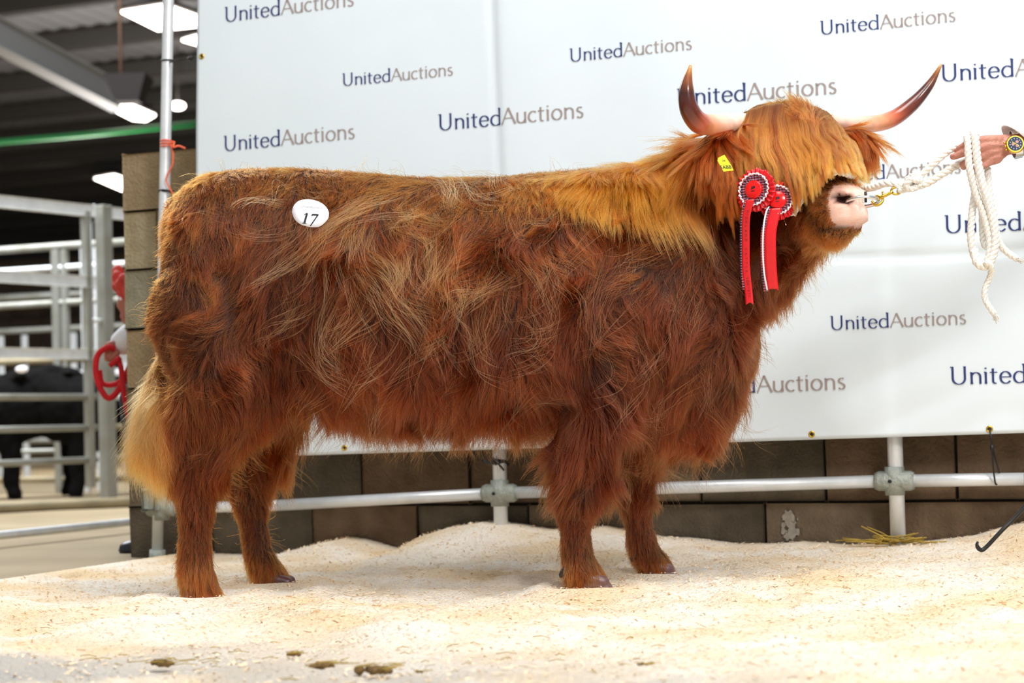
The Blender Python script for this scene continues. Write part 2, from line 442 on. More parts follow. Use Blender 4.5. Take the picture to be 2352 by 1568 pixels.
pydata('wood_shavings', vv.reshape(-1, 3), np.arange(nf*4).reshape(-1, 4).tolist(), mat('shaving', '#fbe9cc', .8, 0, ('#e6c391', 3, .7)), smooth=False,
       label='loose pale wood shavings scattered over the sawdust', cat='shavings', kind='stuff')

# concrete floor of the hall
pydata('floor', [(-30, -2, -.012), (30, -2, -.012), (30, 50, -.012), (-30, 50, -.012)], [(0, 1, 2, 3)],
       mat('hall_concrete', '#a69577', .85, 0, ('#7d6c50', 1.3, .8), .2, 20), kind='structure')

# block wall ----------------------------------------------------------------
u0, u1 = -1.575, 3.2
def wall_box(bm, ua, ub, za, zb, thick, front=0.0, bev=.004):
    c = wp((ua+ub)/2, (za+zb)/2, front-thick/2)
    add_box(bm, c, ub-ua, thick, zb-za, (UD, WN, Vector((0, 0, 1))), bev)
bm = bmesh.new(); wall_box(bm, u0+.012, u1, -.27, 1.515, .19, -.014, 0)
wall = bm_obj('wall_back', bm, M['mortar'], smooth=False, kind='structure')
meshes = {}
def block_mesh(lu, var):
    key = (round(lu, 3), var)
    if key in meshes: return meshes[key]
    bm = bmesh.new(); add_box(bm, (0, 0, 0), lu-.009, .215, .216, (UD, WN, Vector((0, 0, 1))), .006)
    for v in bm.verts: v.co += Vector((n1(v.co.x*9+var, v.co.y*9, v.co.z*9), n1(v.co.x*9, v.co.y*9+var, v.co.z*9+5), n1(v.co.x, v.co.y*9, v.co.z*9+var)))*.003
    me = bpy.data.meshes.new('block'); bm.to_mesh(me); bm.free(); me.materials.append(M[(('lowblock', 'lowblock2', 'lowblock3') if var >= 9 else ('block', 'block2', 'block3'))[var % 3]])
    meshes[key] = me; return me
for r in range(-1, 7):
    zb = .18+.225*(r-1)
    if zb < -.28 or zb > 1.4: continue
    off = .673 if r % 2 == 0 else .889
    if r == 1: off = .673
    off = .673 if (r % 2 == 1) else .889
    js = [off+.42*k for k in range(-6, 8)]
    js = [u0]+[j for j in js if u0+.06 < j < u1]+[u1]
    for a_, b_ in zip(js, js[1:]):
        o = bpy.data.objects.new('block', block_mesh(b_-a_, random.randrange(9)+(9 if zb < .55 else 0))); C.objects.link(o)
        o.location = wp((a_+b_)/2, zb+.1125, -.107+random.uniform(-.003, .003)); o.parent = wall
# white splash on the wall
bm = bmesh.new()
for k in range(46):
    cx, cz = UZ(1815+random.gauss(0, 9), 1212+random.gauss(0, 18)); rr = random.uniform(.003, .011)
    vs = [bm.verts.new(wp(cx+math.cos(t_)*rr*random.uniform(.5, 1.2), cz+math.sin(t_)*rr*random.uniform(.6, 1.9), .0065+k*.00002)) for t_ in [i*PI/4 for i in range(8)]]
    bm.faces.new(vs)
bm_obj('paint_splash', bm, mat('whitish_stain', '#b9b4aa', .9, 0, ('#8f887a', 60, .8)), wall, smooth=False)

# barn roof and far wall -----------------------------------------------------
RZ = 6.0
M['roof'] = mat('dark_roof_sheet', '#98999e', .8, 0, ('#6d6e72', .8, .6))
M['purlin'] = mat('dark_purlin', '#4c4a48', .8)
bm = bmesh.new()
ang = UD
D2 = Vector((math.sin(TH), math.cos(TH), 0))
# corrugated sheet: ribs running across the purlins
R0 = Vector((-6, 13, RZ+.08)); nr_ = 300
vs = []
for i in range(nr_+1):
    for j in (0, 1):
        q = R0+ang*(-25+i*(44/nr_))+D2*(j*36)
        vs.append((q.x, q.y, q.z+(.035 if i % 2 else 0)))
fs = [(2*i, 2*i+1, 2*i+3, 2*i+2) for i in range(nr_)]
pydata('ceiling', vs, fs, M['roof'], smooth=False, kind='structure')
for k in range(17):
    c = R0+D2*(k*2.1+.4)+Vector((0, 0, -.17)); bm = bmesh.new()
    add_box(bm, c-ang*3, 44, .09, .22, (ang, D2, Vector((0, 0, 1)))); add_box(bm, c-ang*3+D2*.06-Vector((0, 0, .1)), 44, .12, .025, (ang, D2, Vector((0, 0, 1))))
    bm_obj('trim_%d' % (k+1), bm, M['purlin'], smooth=False, kind='structure')
# rafter: grey steel beam falling to the right
def ibeam(bm, a, b, w, h):
    a, b = Vector(a), Vector(b); t = (b-a).normalized(); s = t.cross(Vector((0, 0, 1))).normalized(); up = s.cross(t)
    c = (a+b)/2; L = (b-a).length
    add_box(bm, c, L, .02, h, (t, s, up)); add_box(bm, c+up*h/2, L, w, .02, (t, s, up)); add_box(bm, c-up*h/2, L, w, .02, (t, s, up))
bm = bmesh.new(); A_ = P(-140, 10, 17.5); B_ = P(275, 226, 21); ibeam(bm, A_, B_, .2, .3)
bm_obj('rafter', bm, mat('grey_painted_steel', '#a0a2a6', .6), smooth=False, label='grey steel rafter slanting down under the barn roof', cat='beam')
# skylights
EM = mat('skylight_glow', '#fff3ea', .5, emit=9)
def slab_from(pts, th, name, m, **k):
    top = [p+Vector((0, 0, th)) for p in pts]; n = len(pts)
    return pydata(name, list(pts)+top, [list(range(n))]+[[n+i for i in range(n)][::-1]]+[[i, (i+1) % n, n+(i+1) % n, n+i] for i in range(n)], m, smooth=False, **k)
SK = [[(278, 29), (380, 13), (470, 45), (452, 62), (363, 71)], [(245, 246), (290, 237), (357, 266), (335, 279), (304, 276)],
      [(217, 411), (262, 403), (340, 428), (322, 440), (280, 438)], [(418, 94), (452, 84), (520, 100), (500, 118)]]
for i, q in enumerate(SK):
    zz = RZ-.32
    pts = [G(x_, y_, zz) for x_, y_ in q]
    nm = ['large bright skylight panel nearest in the barn roof', 'bright skylight panel below the hanging dark lamp', 'lowest bright skylight panel beside the block wall top', 'small bright skylight panel beside the banner edge'][i]
    e = empty('roof_light', sum(pts, Vector())/len(pts), label=nm, cat='skylight')
    slab_from(pts, .02, 'panel', EM, parent=e)
    cen = sum(pts, Vector())/len(pts)
    slab_from([cen+(p-cen)*1.12+Vector((0, 0, .03)) for p in pts], .05, 'frame', M['purlin'], parent=e)
# small lamp
bm = bmesh.new(); add_ell(bm, P(408, 243, 26), (.11, .11, .06)); 
e = empty('ceiling_lamp', P(408, 243, 26), label='small round bright lamp right of the white post', cat='lamp')
bm_obj('bulb', bm, EM, e); tube('rod', [P(408, 243, 26), P(408, 243, 26)+Vector((0, 0, 1.2))], .012, M['purlin'], e)
# hanging dark lamp housing
q = P(296, 205, 16); e = empty('hanging_lamp', q, label='dark square lamp housing hanging below the roof', cat='lamp')
bm = bmesh.new()
vsb = [bm.verts.new(q+Vector((sx*.19, sy*.19, .11))) for sx, sy in ((-1, -1), (1, -1), (1, 1), (-1, 1))]
vst = [bm.verts.new(q+Vector((sx*.10, sy*.10, -.12))) for sx, sy in ((-1, -1), (1, -1), (1, 1), (-1, 1))]
bm.faces.new(vsb); bm.faces.new(vst[::-1])
for i in range(4): bm.faces.new((vsb[i], vst[i], vst[(i+1) % 4], vsb[(i+1) % 4]))
bm_obj('housing', bm, mat('dark_housing', '#1f191b', .7), e, smooth=False)
tube('rod', [q+Vector((-.07, 0, .1)), q+Vector((-.07, 0, 1.6))], .015, mat('rusty_rod', '#5a4233', .8), e)
# green conduit
tube('green_conduit', [P(-150, 338, 20), P(0, 326, 20.4), P(200, 309, 21), P(460, 283, 22)], .035, mat('green_paint', '#2a8a4a', .45), n=10, label='thin green pipe running under the barn roof', cat='pipe')
# far wall: brown boards above, pale concrete below
FW = mat('brown_boarding', '#8c7865', .9, 0, ('#5f5146', .7, .8)); FC = mat('far_concrete', '#a89a82', .9, 0, ('#7c705c', .6, .8))
o_ = Vector((-12, 47, 0)); dd = UD
fw = []
bm = bmesh.new(); add_box(bm, o_+Vector((6, 0, 1.0)), 70, .3, 2.0, (dd, D2, Vector((0, 0, 1)))); w2 = bm_obj('wall_far', bm, FC, smooth=False, kind='structure')
bm = bmesh.new(); add_box(bm, o_+Vector((6, .1, 5.0)), 70, .25, 4.2, (dd, D2, Vector((0, 0, 1)))); bm_obj('wall_far_core', bm, M['purlin'], smooth=False, kind='structure', parent=w2)
me_b = None
for k in range(40):
    bm = bmesh.new(); add_box(bm, (0, 0, 0), .96, .05, 1.6, (dd, D2, Vector((0, 0, 1))))
    if me_b is None:
        me_b = bpy.data.meshes.new('board'); bm.to_mesh(me_b); me_b.materials.append(FW)
    bm.free()
    for zz in (2.9, 4.55):
        o = bpy.data.objects.new('board', me_b); C.objects.link(o); o.parent = w2; o.location = o_+Vector((6, 0, zz))+dd*(k-20)+WN*.06
bm = bmesh.new(); add_box(bm, Vector((-17.5, 30, 3)), .3, 40, 6); bm_obj('wall_left', bm, FC, smooth=False, kind='structure')

# steel pens -----------------------------------------------------------------
FD = Vector((.593, .805, 0)).normalized()
FA = P(230, 994, 12.0); FA.z = 0
def fp(px_, z, base=FA, d=FD):
    """point on the fence line seen at pixel column px_ (at horizon height)"""
    r_ = ray(px_, 990); den = r_.x*d.y-r_.y*d.x
    t = ((base.x)*d.y-(base.y)*d.x)/den
    return Vector((r_.x*t, r_.y*t, z))
def bar(name, a, b, w, h, m, parent, bev=.006):
    a, b = Vector(a), Vector(b); t = (b-a).normalized(); s = t.cross(Vector((0, 0, 1)))
    s = s.normalized() if s.length > .01 else Vector((FD.y, -FD.x, 0)); up = s.cross(t)
    bm = bmesh.new(); add_box(bm, (a+b)/2, (b-a).length, w, h, (t, s, up), bev); return bm_obj(name, bm, m, parent, smooth=False)
gate = empty('cattle_gate', fp(100, 0), label='near galvanised cattle gate with white lit rails at left edge', cat='gate')
zs = [(1.955, .075), (1.475, .075), (.99, .065), (.705, .045), (.50, .045), (.285, .045)]
for z_, h_ in zs:
    a, b = fp(-220, z_), fp(221, z_)
    if h_ > .06: bar('rail', a, b, .05, h_, M['galv'], gate)
    else: tube('rail', [a, b], h_/2, M['galv_dull'] if z_ < .72 else M['galv'], gate)
bar('stile', fp(206, .10), fp(206, 1.95), .055, .05, M['galv_dull'], gate); bar('stile', fp(-218, .10), fp(-218, 1.95), .055, .05, M['galv_dull'], gate)
tube('slam_rod', [fp(216, .95), fp(216, 1.93)], .011, M['galv'], gate); tube('latch', [fp(212, 1.22), fp(246, 1.22)], .014, M['galv'], gate)
post = empty('gate_post', fp(247, 0), label='tall square steel gate post between the two pen panels', cat='post')
bar('post_shaft', fp(247, -.01), fp(247, 2.0), .085, .085, M['galv_dull'], post)
bar('post_side', fp(254, 0), fp(254, 1.99), .05, .03, M['galv'], post)
pan = empty('pen_panel', fp(330, 0), label='galvanised pen panel right of the gate post, behind the block wall', cat='fence')
for z_, h_ in zs:
    a, b = fp(258, z_), fp(420, z_)
    (bar('rail', a, b, .05, h_, M['galv'], pan) if h_ > .06 else tube('rail', [a, b], h_/2, M['galv'] if z_ > .6 else M['rust_tube'], pan))
bar('stile', fp(418, 0), fp(418, 1.95), .055, .05, M['galv_dull'], pan)
# back pen, parallel to the wall
FB = P(100, 997, 14.2); FB.z = 0
bp_ = lambda x_, z_: fp(x_, z_, FB, UD)
back = empty('pen_panel', bp_(60, 0), label='steel tube pen panel behind the black cattle', cat='fence')
for z_, r_, m_ in ((1.95, .03, 'galv_dull'), (1.78, .024, 'galv'), (1.50, .028, 'galv_dull'), (1.05, .03, 'rust_tube'), (.54, .02, 'galv_dull'), (.33, .02, 'galv_dull'), (.106, .028, 'rust_tube')):
    tube('rail', [bp_(-600, z_), bp_(340, z_)], r_, M[m_], back)
for x_, w_, m_ in ((200, .045, 'galv'), (229, .04, 'galv'), (138, .07, 'galv_dull'), (156, .05, 'galv_dull'), (-60, .06, 'galv_dull'), (320, .05, 'galv'), (-330, .06, 'galv_dull'), (-595, .06, 'galv_dull')):
    bar('upright', bp_(x_, 0), bp_(x_, 1.92), w_, w_, M[m_], back)
FCc = P(100, 997, 18.5); FCc.z = 0
cp_ = lambda x_, z_: fp(x_, z_, FCc, UD)
far = empty('pen_panel', cp_(60, 0), label='farthest steel pen panel with bright rails low at the left', cat='fence')
for z_, r_, m_ in ((1.9, .035, 'galv_dull'), (1.55, .03, 'galv_dull'), (1.28, .05, 'galv'), (1.07, .045, 'galv'), (.7, .03, 'galv_dull'), (.4, .03, 'galv_dull')):
    tube('rail', [cp_(-500, z_), cp_(340, z_)], r_, M[m_], far)
for x_, w_ in ((4, .06), (60, .05), (170, .07), (240, .06), (290, .06), (-250, .06), (-495, .06)):
    bar('upright', cp_(x_, 0), cp_(x_, 1.5), w_, w_, M['galv'], far)
# pipe lying on the floor
tube('floor_pipe', [G(-700, 1290, .04), G(-120, 1245, .04), G(0, 1229, .04), G(150, 1214, .04), G(350, 1193, .04)], .019, M['galv'], label='pale metal pipe lying on the concrete floor at left', cat='pipe')
tube('kerb_rail', [G(-600, 1200, .02), G(-100, 1172, .02), G(120, 1160, .02), G(380, 1150, .02)], .035, M['rust_tube'], label='tan kerb rail at the foot of the steel gate', cat='rail')

# pipe railing in front of the wall -------------------------------------------
rail = empty('pipe_railing', wp(0, 0, .1), label='galvanised pipe railing of posts and one low rail carrying the banner', cat='railing')
RP = .0245
tube('post', [W(1151, 1240, .1)-Vector((0, 0, .05)), W(1147, 1035, .1), W(1140, 700, .1), W(1140, -120, .1)], RP, M['galv'], rail, 16)
tube('post', [W(2064, 1262, .1), W(2055, 1005, .1), W(2040, -120, .1)], RP, M['galv'], rail, 16)
tube('post', [W(361, 1292, .1), W(374, 640, .1), W(387, 0, .1), W(389, -120, .1)], .021, M['galv'], rail, 16)
tube('post', [wp(2.71, 0, .1), wp(2.71, 2.4, .1)], RP, M['galv'], rail, 16)
RL = [W(360, 1168, .1), W(640, 1160, .1), W(1148, 1132, .1), W(2055, 1104, .1), W(2352, 1100, .1), W(2800, 1098, .1)]
for a, b in zip(RL, RL[1:]): tube('rail', [a, b], .0205, M['galv'], rail, 16)
tube('rail', [wp(-1.4, 2.32, .1), wp(3.0, 2.36, .1)], .0205, M['galv'], rail, 16)
M['cast'] = mat('cast_clamp', '#b3b9b4', .6, .4, ('#8f9484', 30, .7), .4, 90)
def clamp(p, s=1.0, right=UD):
    bm = bmesh.new()
    add_tube(bm, [p-UD*.062*s, p-UD*.05*s, p+UD*.05*s, p+UD*.062*s], [.027*s, .032*s, .032*s, .027*s], 16)
    add_tube(bm, [p-Vector((0, 0, .045*s)), p+Vector((0, 0, .045*s))], .0315*s, 16)
    o = bm_obj('clamp', bm, M['cast'], rail)
    tube('set_screw', [p+WN*.026*s+UD*-.01, p+WN*.036*s+UD*-.01], .006, M['ink'], o, 8)
clamp(RL[2]); clamp(RL[3])
pL = W(362, 1168, .1); clamp(pL+UD*.02, .95)
bm = bmesh.new(); add_box(bm, W(350, 1148, .13), .05, .05, .07, (UD, WN, Vector((0, 0, 1))), .008); bm_obj('clamp_block', bm, M['cast'], rail)
tube('base_collar', [W(361, 1293, .1), W(362, 1262, .1)], .03, M['cast'], rail, 14)
tube('base_collar', [W(2064, 1264, .1), W(2063, 1240, .1)], .03, M['cast'], rail, 14)

# banner ------------------------------------------------------------------------
BO = .16
bl = UZ(458, 1053, BO); tl_ = (UZ(456, 0, BO)[0], 2.42); br = UZ(2800, 982, BO); 
br2 = UZ(2352, 994, BO)
uS1 = UZ(1140, 120, BO)[0]; uS2 = UZ(2022, 120, BO)[0]; zC = UZ(2150, 572, BO)[1]
def disp(u, z):
    """outward relief of the banner cloth at wall coordinates u, z (arrays)"""
    p = np.stack([u, z*.6, np.zeros_like(u)], 1)
    d = vnoise(p, 1.3)[:, 0]*.018+vnoise(p, 3.1)[:, 1]*.005
    p2 = np.stack([u*1.0+z*.9, z*2.2-u*1.1, np.zeros_like(u)], 1)
    d += (np.abs(vnoise(p2, 3.0)[:, 2])*.006)*np.clip((1.6-z)/1.2, .15, 1)
    d -= .006*np.exp(-((u-uS1+.03*(z-1.5))/.014)**2)*(z > .9)+.006*np.exp(-((u-uS2)/.014)**2)*(z > 1.2)
    d += .004*np.tanh((u-uS1)/.02)-.004*np.tanh((u-uS2)/.02)
    d -= .007*np.exp(-((z-zC-.02*np.sin(u*3))/.012)**2)*np.clip((u-.8)*3, 0, 1)
    return d
nu, nz = 260, 150
us = np.linspace(0, 1, nu); zs_ = np.linspace(0, 1, nz)
UU, ZZ = np.meshgrid(us, zs_)
Ub = bl[0]+(br[0]-bl[0])*UU; 
zbot = np.interp(Ub, [bl[0], br2[0], br[0]], [bl[1], br2[1], br[1]])
zz_ = zbot+(2.42-zbot)*ZZ
Uf = Ub+(tl_[0]-bl[0])*(ZZ)*(1-UU)
dz = disp(Uf.ravel(), zz_.ravel())
base = np.array(W0); ud = np.array(UD); wn = np.array(WN)
def wpn(u, z, off): return base+u[:, None]*ud+off[:, None]*wn+np.stack([0*u, 0*u, z], 1)
front = wpn(Uf.ravel(), zz_.ravel(), BO+dz); backv = wpn(Uf.ravel(), zz_.ravel(), BO+dz-.0015)
ii = (np.arange(nz-1)[:, None]*nu+np.arange(nu-1)[None]).ravel()
fq = np.stack([ii, ii+1, ii+nu+1, ii+nu], 1); nn = nu*nz
edge = []
for i in range(nu-1): edge.append((i+1, i, i+nn, i+1+nn)); j = (nz-1)*nu+i; edge.append((j, j+1, j+1+nn, j+nn))
for j in range(nz-1): a_ = j*nu; edge.append((a_, a_+nu, a_+nu+nn, a_+nn)); a_ += nu-1; edge.append((a_+nu, a_, a_+nn, a_+nu+nn))
bn = empty('banner', wp(bl[0], bl[1], BO), label='white vinyl banner printed with the auction name, tied behind the cow', cat='banner')
m = mat('white_vinyl', '#e4edf3', .42, 0, ('#dbe6ec', 1.4, .8), .03, 6, .35)
pydata('sheet', np.vstack([front, backv]), fq.tolist()+(fq[:, ::-1]+nn).tolist()+edge, m, bn)
# hem
hem = []
bm = bmesh.new()
ui = np.linspace(bl[0]+.004, br[0], 160); zi = np.interp(ui, [bl[0], br2[0], br[0]], [bl[1], br2[1], br[1]])+.012
add_tube(bm, wpn(ui, zi, BO+disp(ui, zi)+.0003), .0135, 8, flat=.12)
bm.free()
# lettering: pen strokes, flared like the print
def arc(cx, cy, rx, ry, a0, a1, n=18):
    return [(cx+rx*math.cos(math.radians(a0+(a1-a0)*i/n)), cy+ry*math.sin(math.radians(a0+(a1-a0)*i/n))) for i in range(n+1)]
XH = .66
GL = {  # glyph: (advance, strokes)
 'U': (.80, [[(.10, 1.0), (.10, .36)]+arc(.355, .34, .255, .33, 180, 360)+[(.61, .36), (.61, 1.0)], [(.0, 1.0), (.13, 1.0)], [(.55, 1.0), (.66, 1.0)]]),
 'n': (.58, [[(.09, 0), (.09, XH)], arc(.27, .42, .18, .23, 160, 0)+[(.45, .30), (.45, 0)], [(.03, XH), (.10, XH)]]),
 'i': (.25, [[(.10, 0), (.10, XH)], arc(.10, .88, .022, .022, 0, 360, 8), [(.03, XH), (.11, XH)]]),
 't': (.40, [[(.15, .86), (.15, .16)]+arc(.26, .14, .11, .13, 180, 290), [(.02, XH-.02), (.33, XH-.02)]]),
 'e': (.55, [[(.06, .36), (.47, .36)]+arc(.265, .38, .205, .28, 5, 180)+arc(.275, .32, .215, .32, 180, 325)]),
 'd': (.62, [[(.49, .56)]+arc(.285, .33, .215, .32, 62, 298, 26)+[(.49, .10)], [(.49, 1.06), (.49, 0)], [(.41, 1.05), (.49, 1.06)]]),
 'A': (.68, [[(.0, 0), (.315, 1.0)], [(.315, 1.0), (.66, 0)], [(.13, .37), (.53, .37)]]),
 'u': (.59, [[(.09, XH), (.09, .24)]+arc(.27, .23, .18, .22, 180, 350), [(.47, XH), (.47, 0)]]),
 'c': (.48, [arc(.265, .33, .215, .32, 50, 310, 26)]),
 'o': (.61, [arc(.285, .33, .225, .32, 0, 360, 30)]),
 's': (.42, [arc(.205, .49, .125, .155, 45, 200, 12)+arc(.19, .17, .135, .16, 70, -150, 14)]),
}
def word(bm, text, x, trk=.0, wgt=1.0):
    for ch in text:
        adv, st = GL[ch]
        for s in st:
            p = np.array(s, float); p[:, 0] += x
            # resample
            q = np.hstack([p, np.zeros((len(p), 1))]); q = arclen_resample(q, .025)
            if len(p) == 2: q = arclen_resample(q, .025)
            n = len(q); t = np.gradient(q, axis=0); t /= np.linalg.norm(t, axis=1)[:, None]+1e-9
            w = (.052+.044*np.abs(t[:, 1]))*wgt
            if len(p) == 2:
                k = np.linspace(-1, 1, n); w = w*(1+.30*k**4)
            if ch == 'A' and s[1][1] == 1.0 and s[0][1] == 0: w *= .72
            nr = np.stack([-t[:, 1], t[:, 0]], 1)
            a = q[:, :2]+nr*w[:, None]/2; b = q[:, :2]-nr*w[:, None]/2
            va = [bm.verts.new((*c, 0)) for c in a]; vb = [bm.verts.new((*c, 0)) for c in b]
            for i in range(n-1): bm.faces.new((va[i], vb[i], vb[i+1], va[i+1]))
        x += adv+trk
    return x
def word_mesh(text, x, trk=0.0, wgt=1.0):
    bm = bmesh.new(); x2 = word(bm, text, x, trk, wgt); bm.normal_update()
    v = np.array([tuple(a.co) for a in bm.verts]); bm.verts.index_update(); f = [[a.index for a in q.verts] for q in bm.faces]; bm.free()
    return v, f, x2
v1, f1, xe = word_mesh('United', 0); v2, f2, xe2 = word_mesh('Auctions', xe+.02)
TW = xe2-.04
TX = [((514, 50), (811, 12)), ((788, 198), (1040, 172)), ((1309, 142), (1590, 113)), ((1885, 80), (2195, 48)), ((517, 348), (817, 318)),
      ((1008, 300), (1341, 269)), ((1557, 243), (1922, 214)), ((2162, 187), (2550, 158)), ((1900, 420), (2207, 396)), ((2170, 535), (2580, 519)),
      ((1908, 758), (2219, 743)), ((1581, 908), (1943, 893)), ((2183, 883), (2588, 872))]
for (A_, B_) in TX:
    a = UZ(*A_, BO+.01); b = UZ(*B_, BO+.01); s = math.hypot(b[0]-a[0], b[1]-a[1])/TW
    th = math.atan2(b[1]-a[1], b[0]-a[0])
    for (v_, f_, m_, nm) in ((v1, f1, M['navy'], 'lettering'), (v2, f2, M['taupe'], 'lettering')):
        sx, sy = s, s*.75
        uu = a[0]+v_[:, 0]*sx*math.cos(th)-v_[:, 1]*sy*math.sin(th)*.3; z2 = a[1]+v_[:, 0]*sx*math.sin(th)+v_[:, 1]*sy
        ww = wpn(uu, z2, BO+disp(uu, z2)+.0022)
        pydata(nm, ww, f_, m_, bn, smooth=False, label='dark blue printed lettering' if m_ is M['navy'] else 'grey brown printed lettering')
# eyelets
def disp1(u, z): return float(disp(np.array([u]), np.array([z]))[0])
for (x_, y_) in ((465, 130), (790, 1028), (1866, 997), (2273, 985)):
    u_, z_ = UZ(x_, y_, BO); c = wp(u_, z_, BO+disp1(u_, z_)+.001); bm = bmesh.new()
    add_tube(bm, [c+(UD*math.cos(t_)+Vector((0, 0, 1))*math.sin(t_))*.008 for t_ in [i*PI/8 for i in range(16)]], .003, 8, closed=True)
    o = bm_obj('eyelet', bm, M['brass'], bn)
    bm = bmesh.new(); add_ell(bm, c, (.006, .006, .006)); 
    for v in bm.verts: v.co = c+(v.co-c)-WN*((v.co-c).dot(WN)*.8)
    bm_obj('eyelet_hole', bm, M['ink'], o)

# ties and twine ------------------------------------------------------------------
def loop_round(p, r, n=14, h=.0, d=UD):
    return [p+(d*math.cos(t)+WN*math.sin(t))*r+Vector((0, 0, h*math.sin(t))) for t in [2*PI*i/n for i in range(n+1)]]
def tie(lb, parts):
    bm = bmesh.new()
    for pts, r in parts: add_tube(bm, [Vector(a) for a in pts], r, 7)
    bmesh.ops.recalc_face_normals(bm, faces=bm.faces); bm_obj('tie_cord', bm, M['black'], bn, label=lb)
pa = W(385, 140, .1)
tie('black tie cord', [(cr([*loop_round(pa, .0235)[:10], W(400, 141, .14), W(438, 133, .15), W(466, 130, .165)], 40), .0028), ([W(430, 136, .15), W(438, 133, .155), W(443, 132, .15)], [.004, .009, .004])])
pa = W(379, 440, .1)
tie('black tie cord', [(loop_round(pa, .0235, 16, .004), .0028), ([pa+WN*.02, W(400, 439, .12), W(425, 436, .1)], .0028)])
tie('black tie cord', [([W(2273, 986, .175), W(2277, 1010, .175), W(2279, 1030, .17)], .0028), (cr([W(2279, 1028, .17), W(2281, 1070, .15), W(2286, 1108, .13), W(2290, 1112, .11)], 16), .0028),
  (cr([W(2280, 1028, .17), W(2288, 1060, .14), W(2296, 1088, .1)], 12), .0028), ([W(2278, 1021, .17), W(2279, 1028, .172), W(2280, 1037, .17)], [.005, .007, .005])])
e = empty('orange_twine', W(385, 335, .12), label='orange baler twine knotted round the left pole', cat='twine')
pa = W(384, 330, .1)
for k in range(3): tube('wrap', loop_round(pa+Vector((0, 0, .006*k-.006)), .0245, 16, .005*(k-1)), .0032, M['orange'], e, 6)
tube('loose_end', [Vector(q) for q in cr([W(392, 332, .13), W(397, 352, .13), W(396, 378, .13), W(385, 402, .13), W(383, 418, .13), W(398, 447, .12)], 30)], .0033, M['orange'], e, 6)
tube('loose_end', [Vector(q) for q in cr([W(390, 330, .13), W(400, 326, .13), W(398, 338, .14), W(410, 335, .13), W(426, 341, .12)], 20)], .004, M['orange'], e, 6)
e = empty('black_bungee', W(1148, 1070, .13), label='black tie knotted on the middle post below the banner', cat='cord')
pa = W(1148, 1063, .1); tube('wrap', loop_round(pa, .028, 16, .01), .005, M['black'], e, 6)
tube('tail', [Vector(q) for q in cr([W(1155, 1060, .14), W(1135, 1064, .14), W(1108, 1058, .14)], 12)], .005, M['black'], e, 6)
tube('tail', [Vector(q) for q in cr([W(1140, 1068, .14), W(1130, 1050, .14), W(1142, 1062, .15), W(1158, 1080, .14)], 16)], .004, M['black'], e, 6)
# straw round the right post, clods and chips ------------------------------------------
bm = bmesh.new()
for k in range(34):
    px_, py_ = 2050+random.gauss(-8, 38), 1249+random.uniform(-8, 2)
    a = W(px_, py_, .13); L = random.uniform(.04, .11); an = random.gauss(0, .25)
    b = a+(UD*math.cos(an)*random.choice((-1, 1))+WN*random.uniform(-.1, .5))*L+Vector((0, 0, abs(math.sin(an))*L))
    add_tube(bm, [a, (a+b)/2+Vector((0, 0, .004)), b], .0017, 5)
for (x0, y0, x1, y1) in ((2046, 1243, 1978, 1208), (2040, 1247, 1942, 1243), (2066, 1243, 2118, 1234), (2016, 1250, 2030, 1236)):
    add_tube(bm, [W(x0, y0, .15), W((x0+x1)/2, (y0+y1)/2-1, .16), W(x1, y1, .16)], .0023, 5)
bm_obj('straw_tuft', bm, M['straw'], label='tuft of yellow straw at the foot of the right post', cat='straw', kind='stuff')
CL = [(870, 1542, .030, 'large brown straw clod at the bottom, right of centre left'), (742, 1531, .024, 'brown clod left of the largest one at the bottom'), (368, 1526, .024, 'flat brown clod at the bottom left'),
      (672, 1503, .014, 'small dark clod behind the two brown clods'), (1475, 1527, .011, 'lone small brown clod under the middle of the cow'), (15, 1497, .006, 'tiny dark crumb at the far left'),
      (965, 1543, .007, 'tiny crumb right of the largest clod')]
for i, (x_, y_, r_, lb) in enumerate(CL):
    g = G(x_, y_, .006); bm = bmesh.new()
    for k in range(9):
        o_ = Vector((random.gauss(0, r_*.6), random.gauss(0, r_*.5), random.uniform(0, r_*.25)))
        add_ell(bm, g+o_, (r_*random.uniform(.3, .5), r_*random.uniform(.3, .5), r_*random.uniform(.2, .3)), sub=2)
    me = fuse(bm, max(r_*.07, .0008), 1)
    c = co_of(me); c += vnoise(c, 150)*r_*.12; set_co(me, c)
    e = empty('clod', g, label=lb, cat='clod')
    link('lump', me, M['dung'], e)
    bm = bmesh.new()
    for k in range(10):
        a = g+Vector((random.gauss(0, r_), random.gauss(0, r_*.7), r_*.3)); an = random.uniform(-.5, .5); L = random.uniform(.5, 2)*r_
        add_tube(bm, [a, a+Vector((math.cos(an)*L, math.sin(an)*L, random.uniform(-.1, .25)*r_))], .0009, 5)
    bm_obj('straws', bm, M['straw'], e)
bm = bmesh.new(); g = G(2172, 1281, .03); add_tube(bm, [g-Vector((.02, 0, 0)), g+Vector((0, 0, .004)), g+Vector((.022, -.005, -.002))], [.001, .006, .001], 8, flat=.5)
bm_obj('wood_chip', bm, mat('brown_chip', '#b07a45', .8), label='brown wood chip on the sawdust near the right post', cat='chip')
bm = bmesh.new()
for k in range(120):
    x_ = random.uniform(0, 1500); y_ = random.uniform(1440, 1568); g = G(x_, y_, .004); an = random.gauss(0, .5); L = random.uniform(.01, .05)
    add_tube(bm, [g, g+Vector((math.cos(an)*L*.5, math.sin(an)*L*.5, .003)), g+Vector((math.cos(an)*L, math.sin(an)*L, 0))], .0008, 4)
bm_obj('loose_straws', bm, M['straw'], label='loose straw stalks scattered on the front floor', cat='straw', kind='stuff')
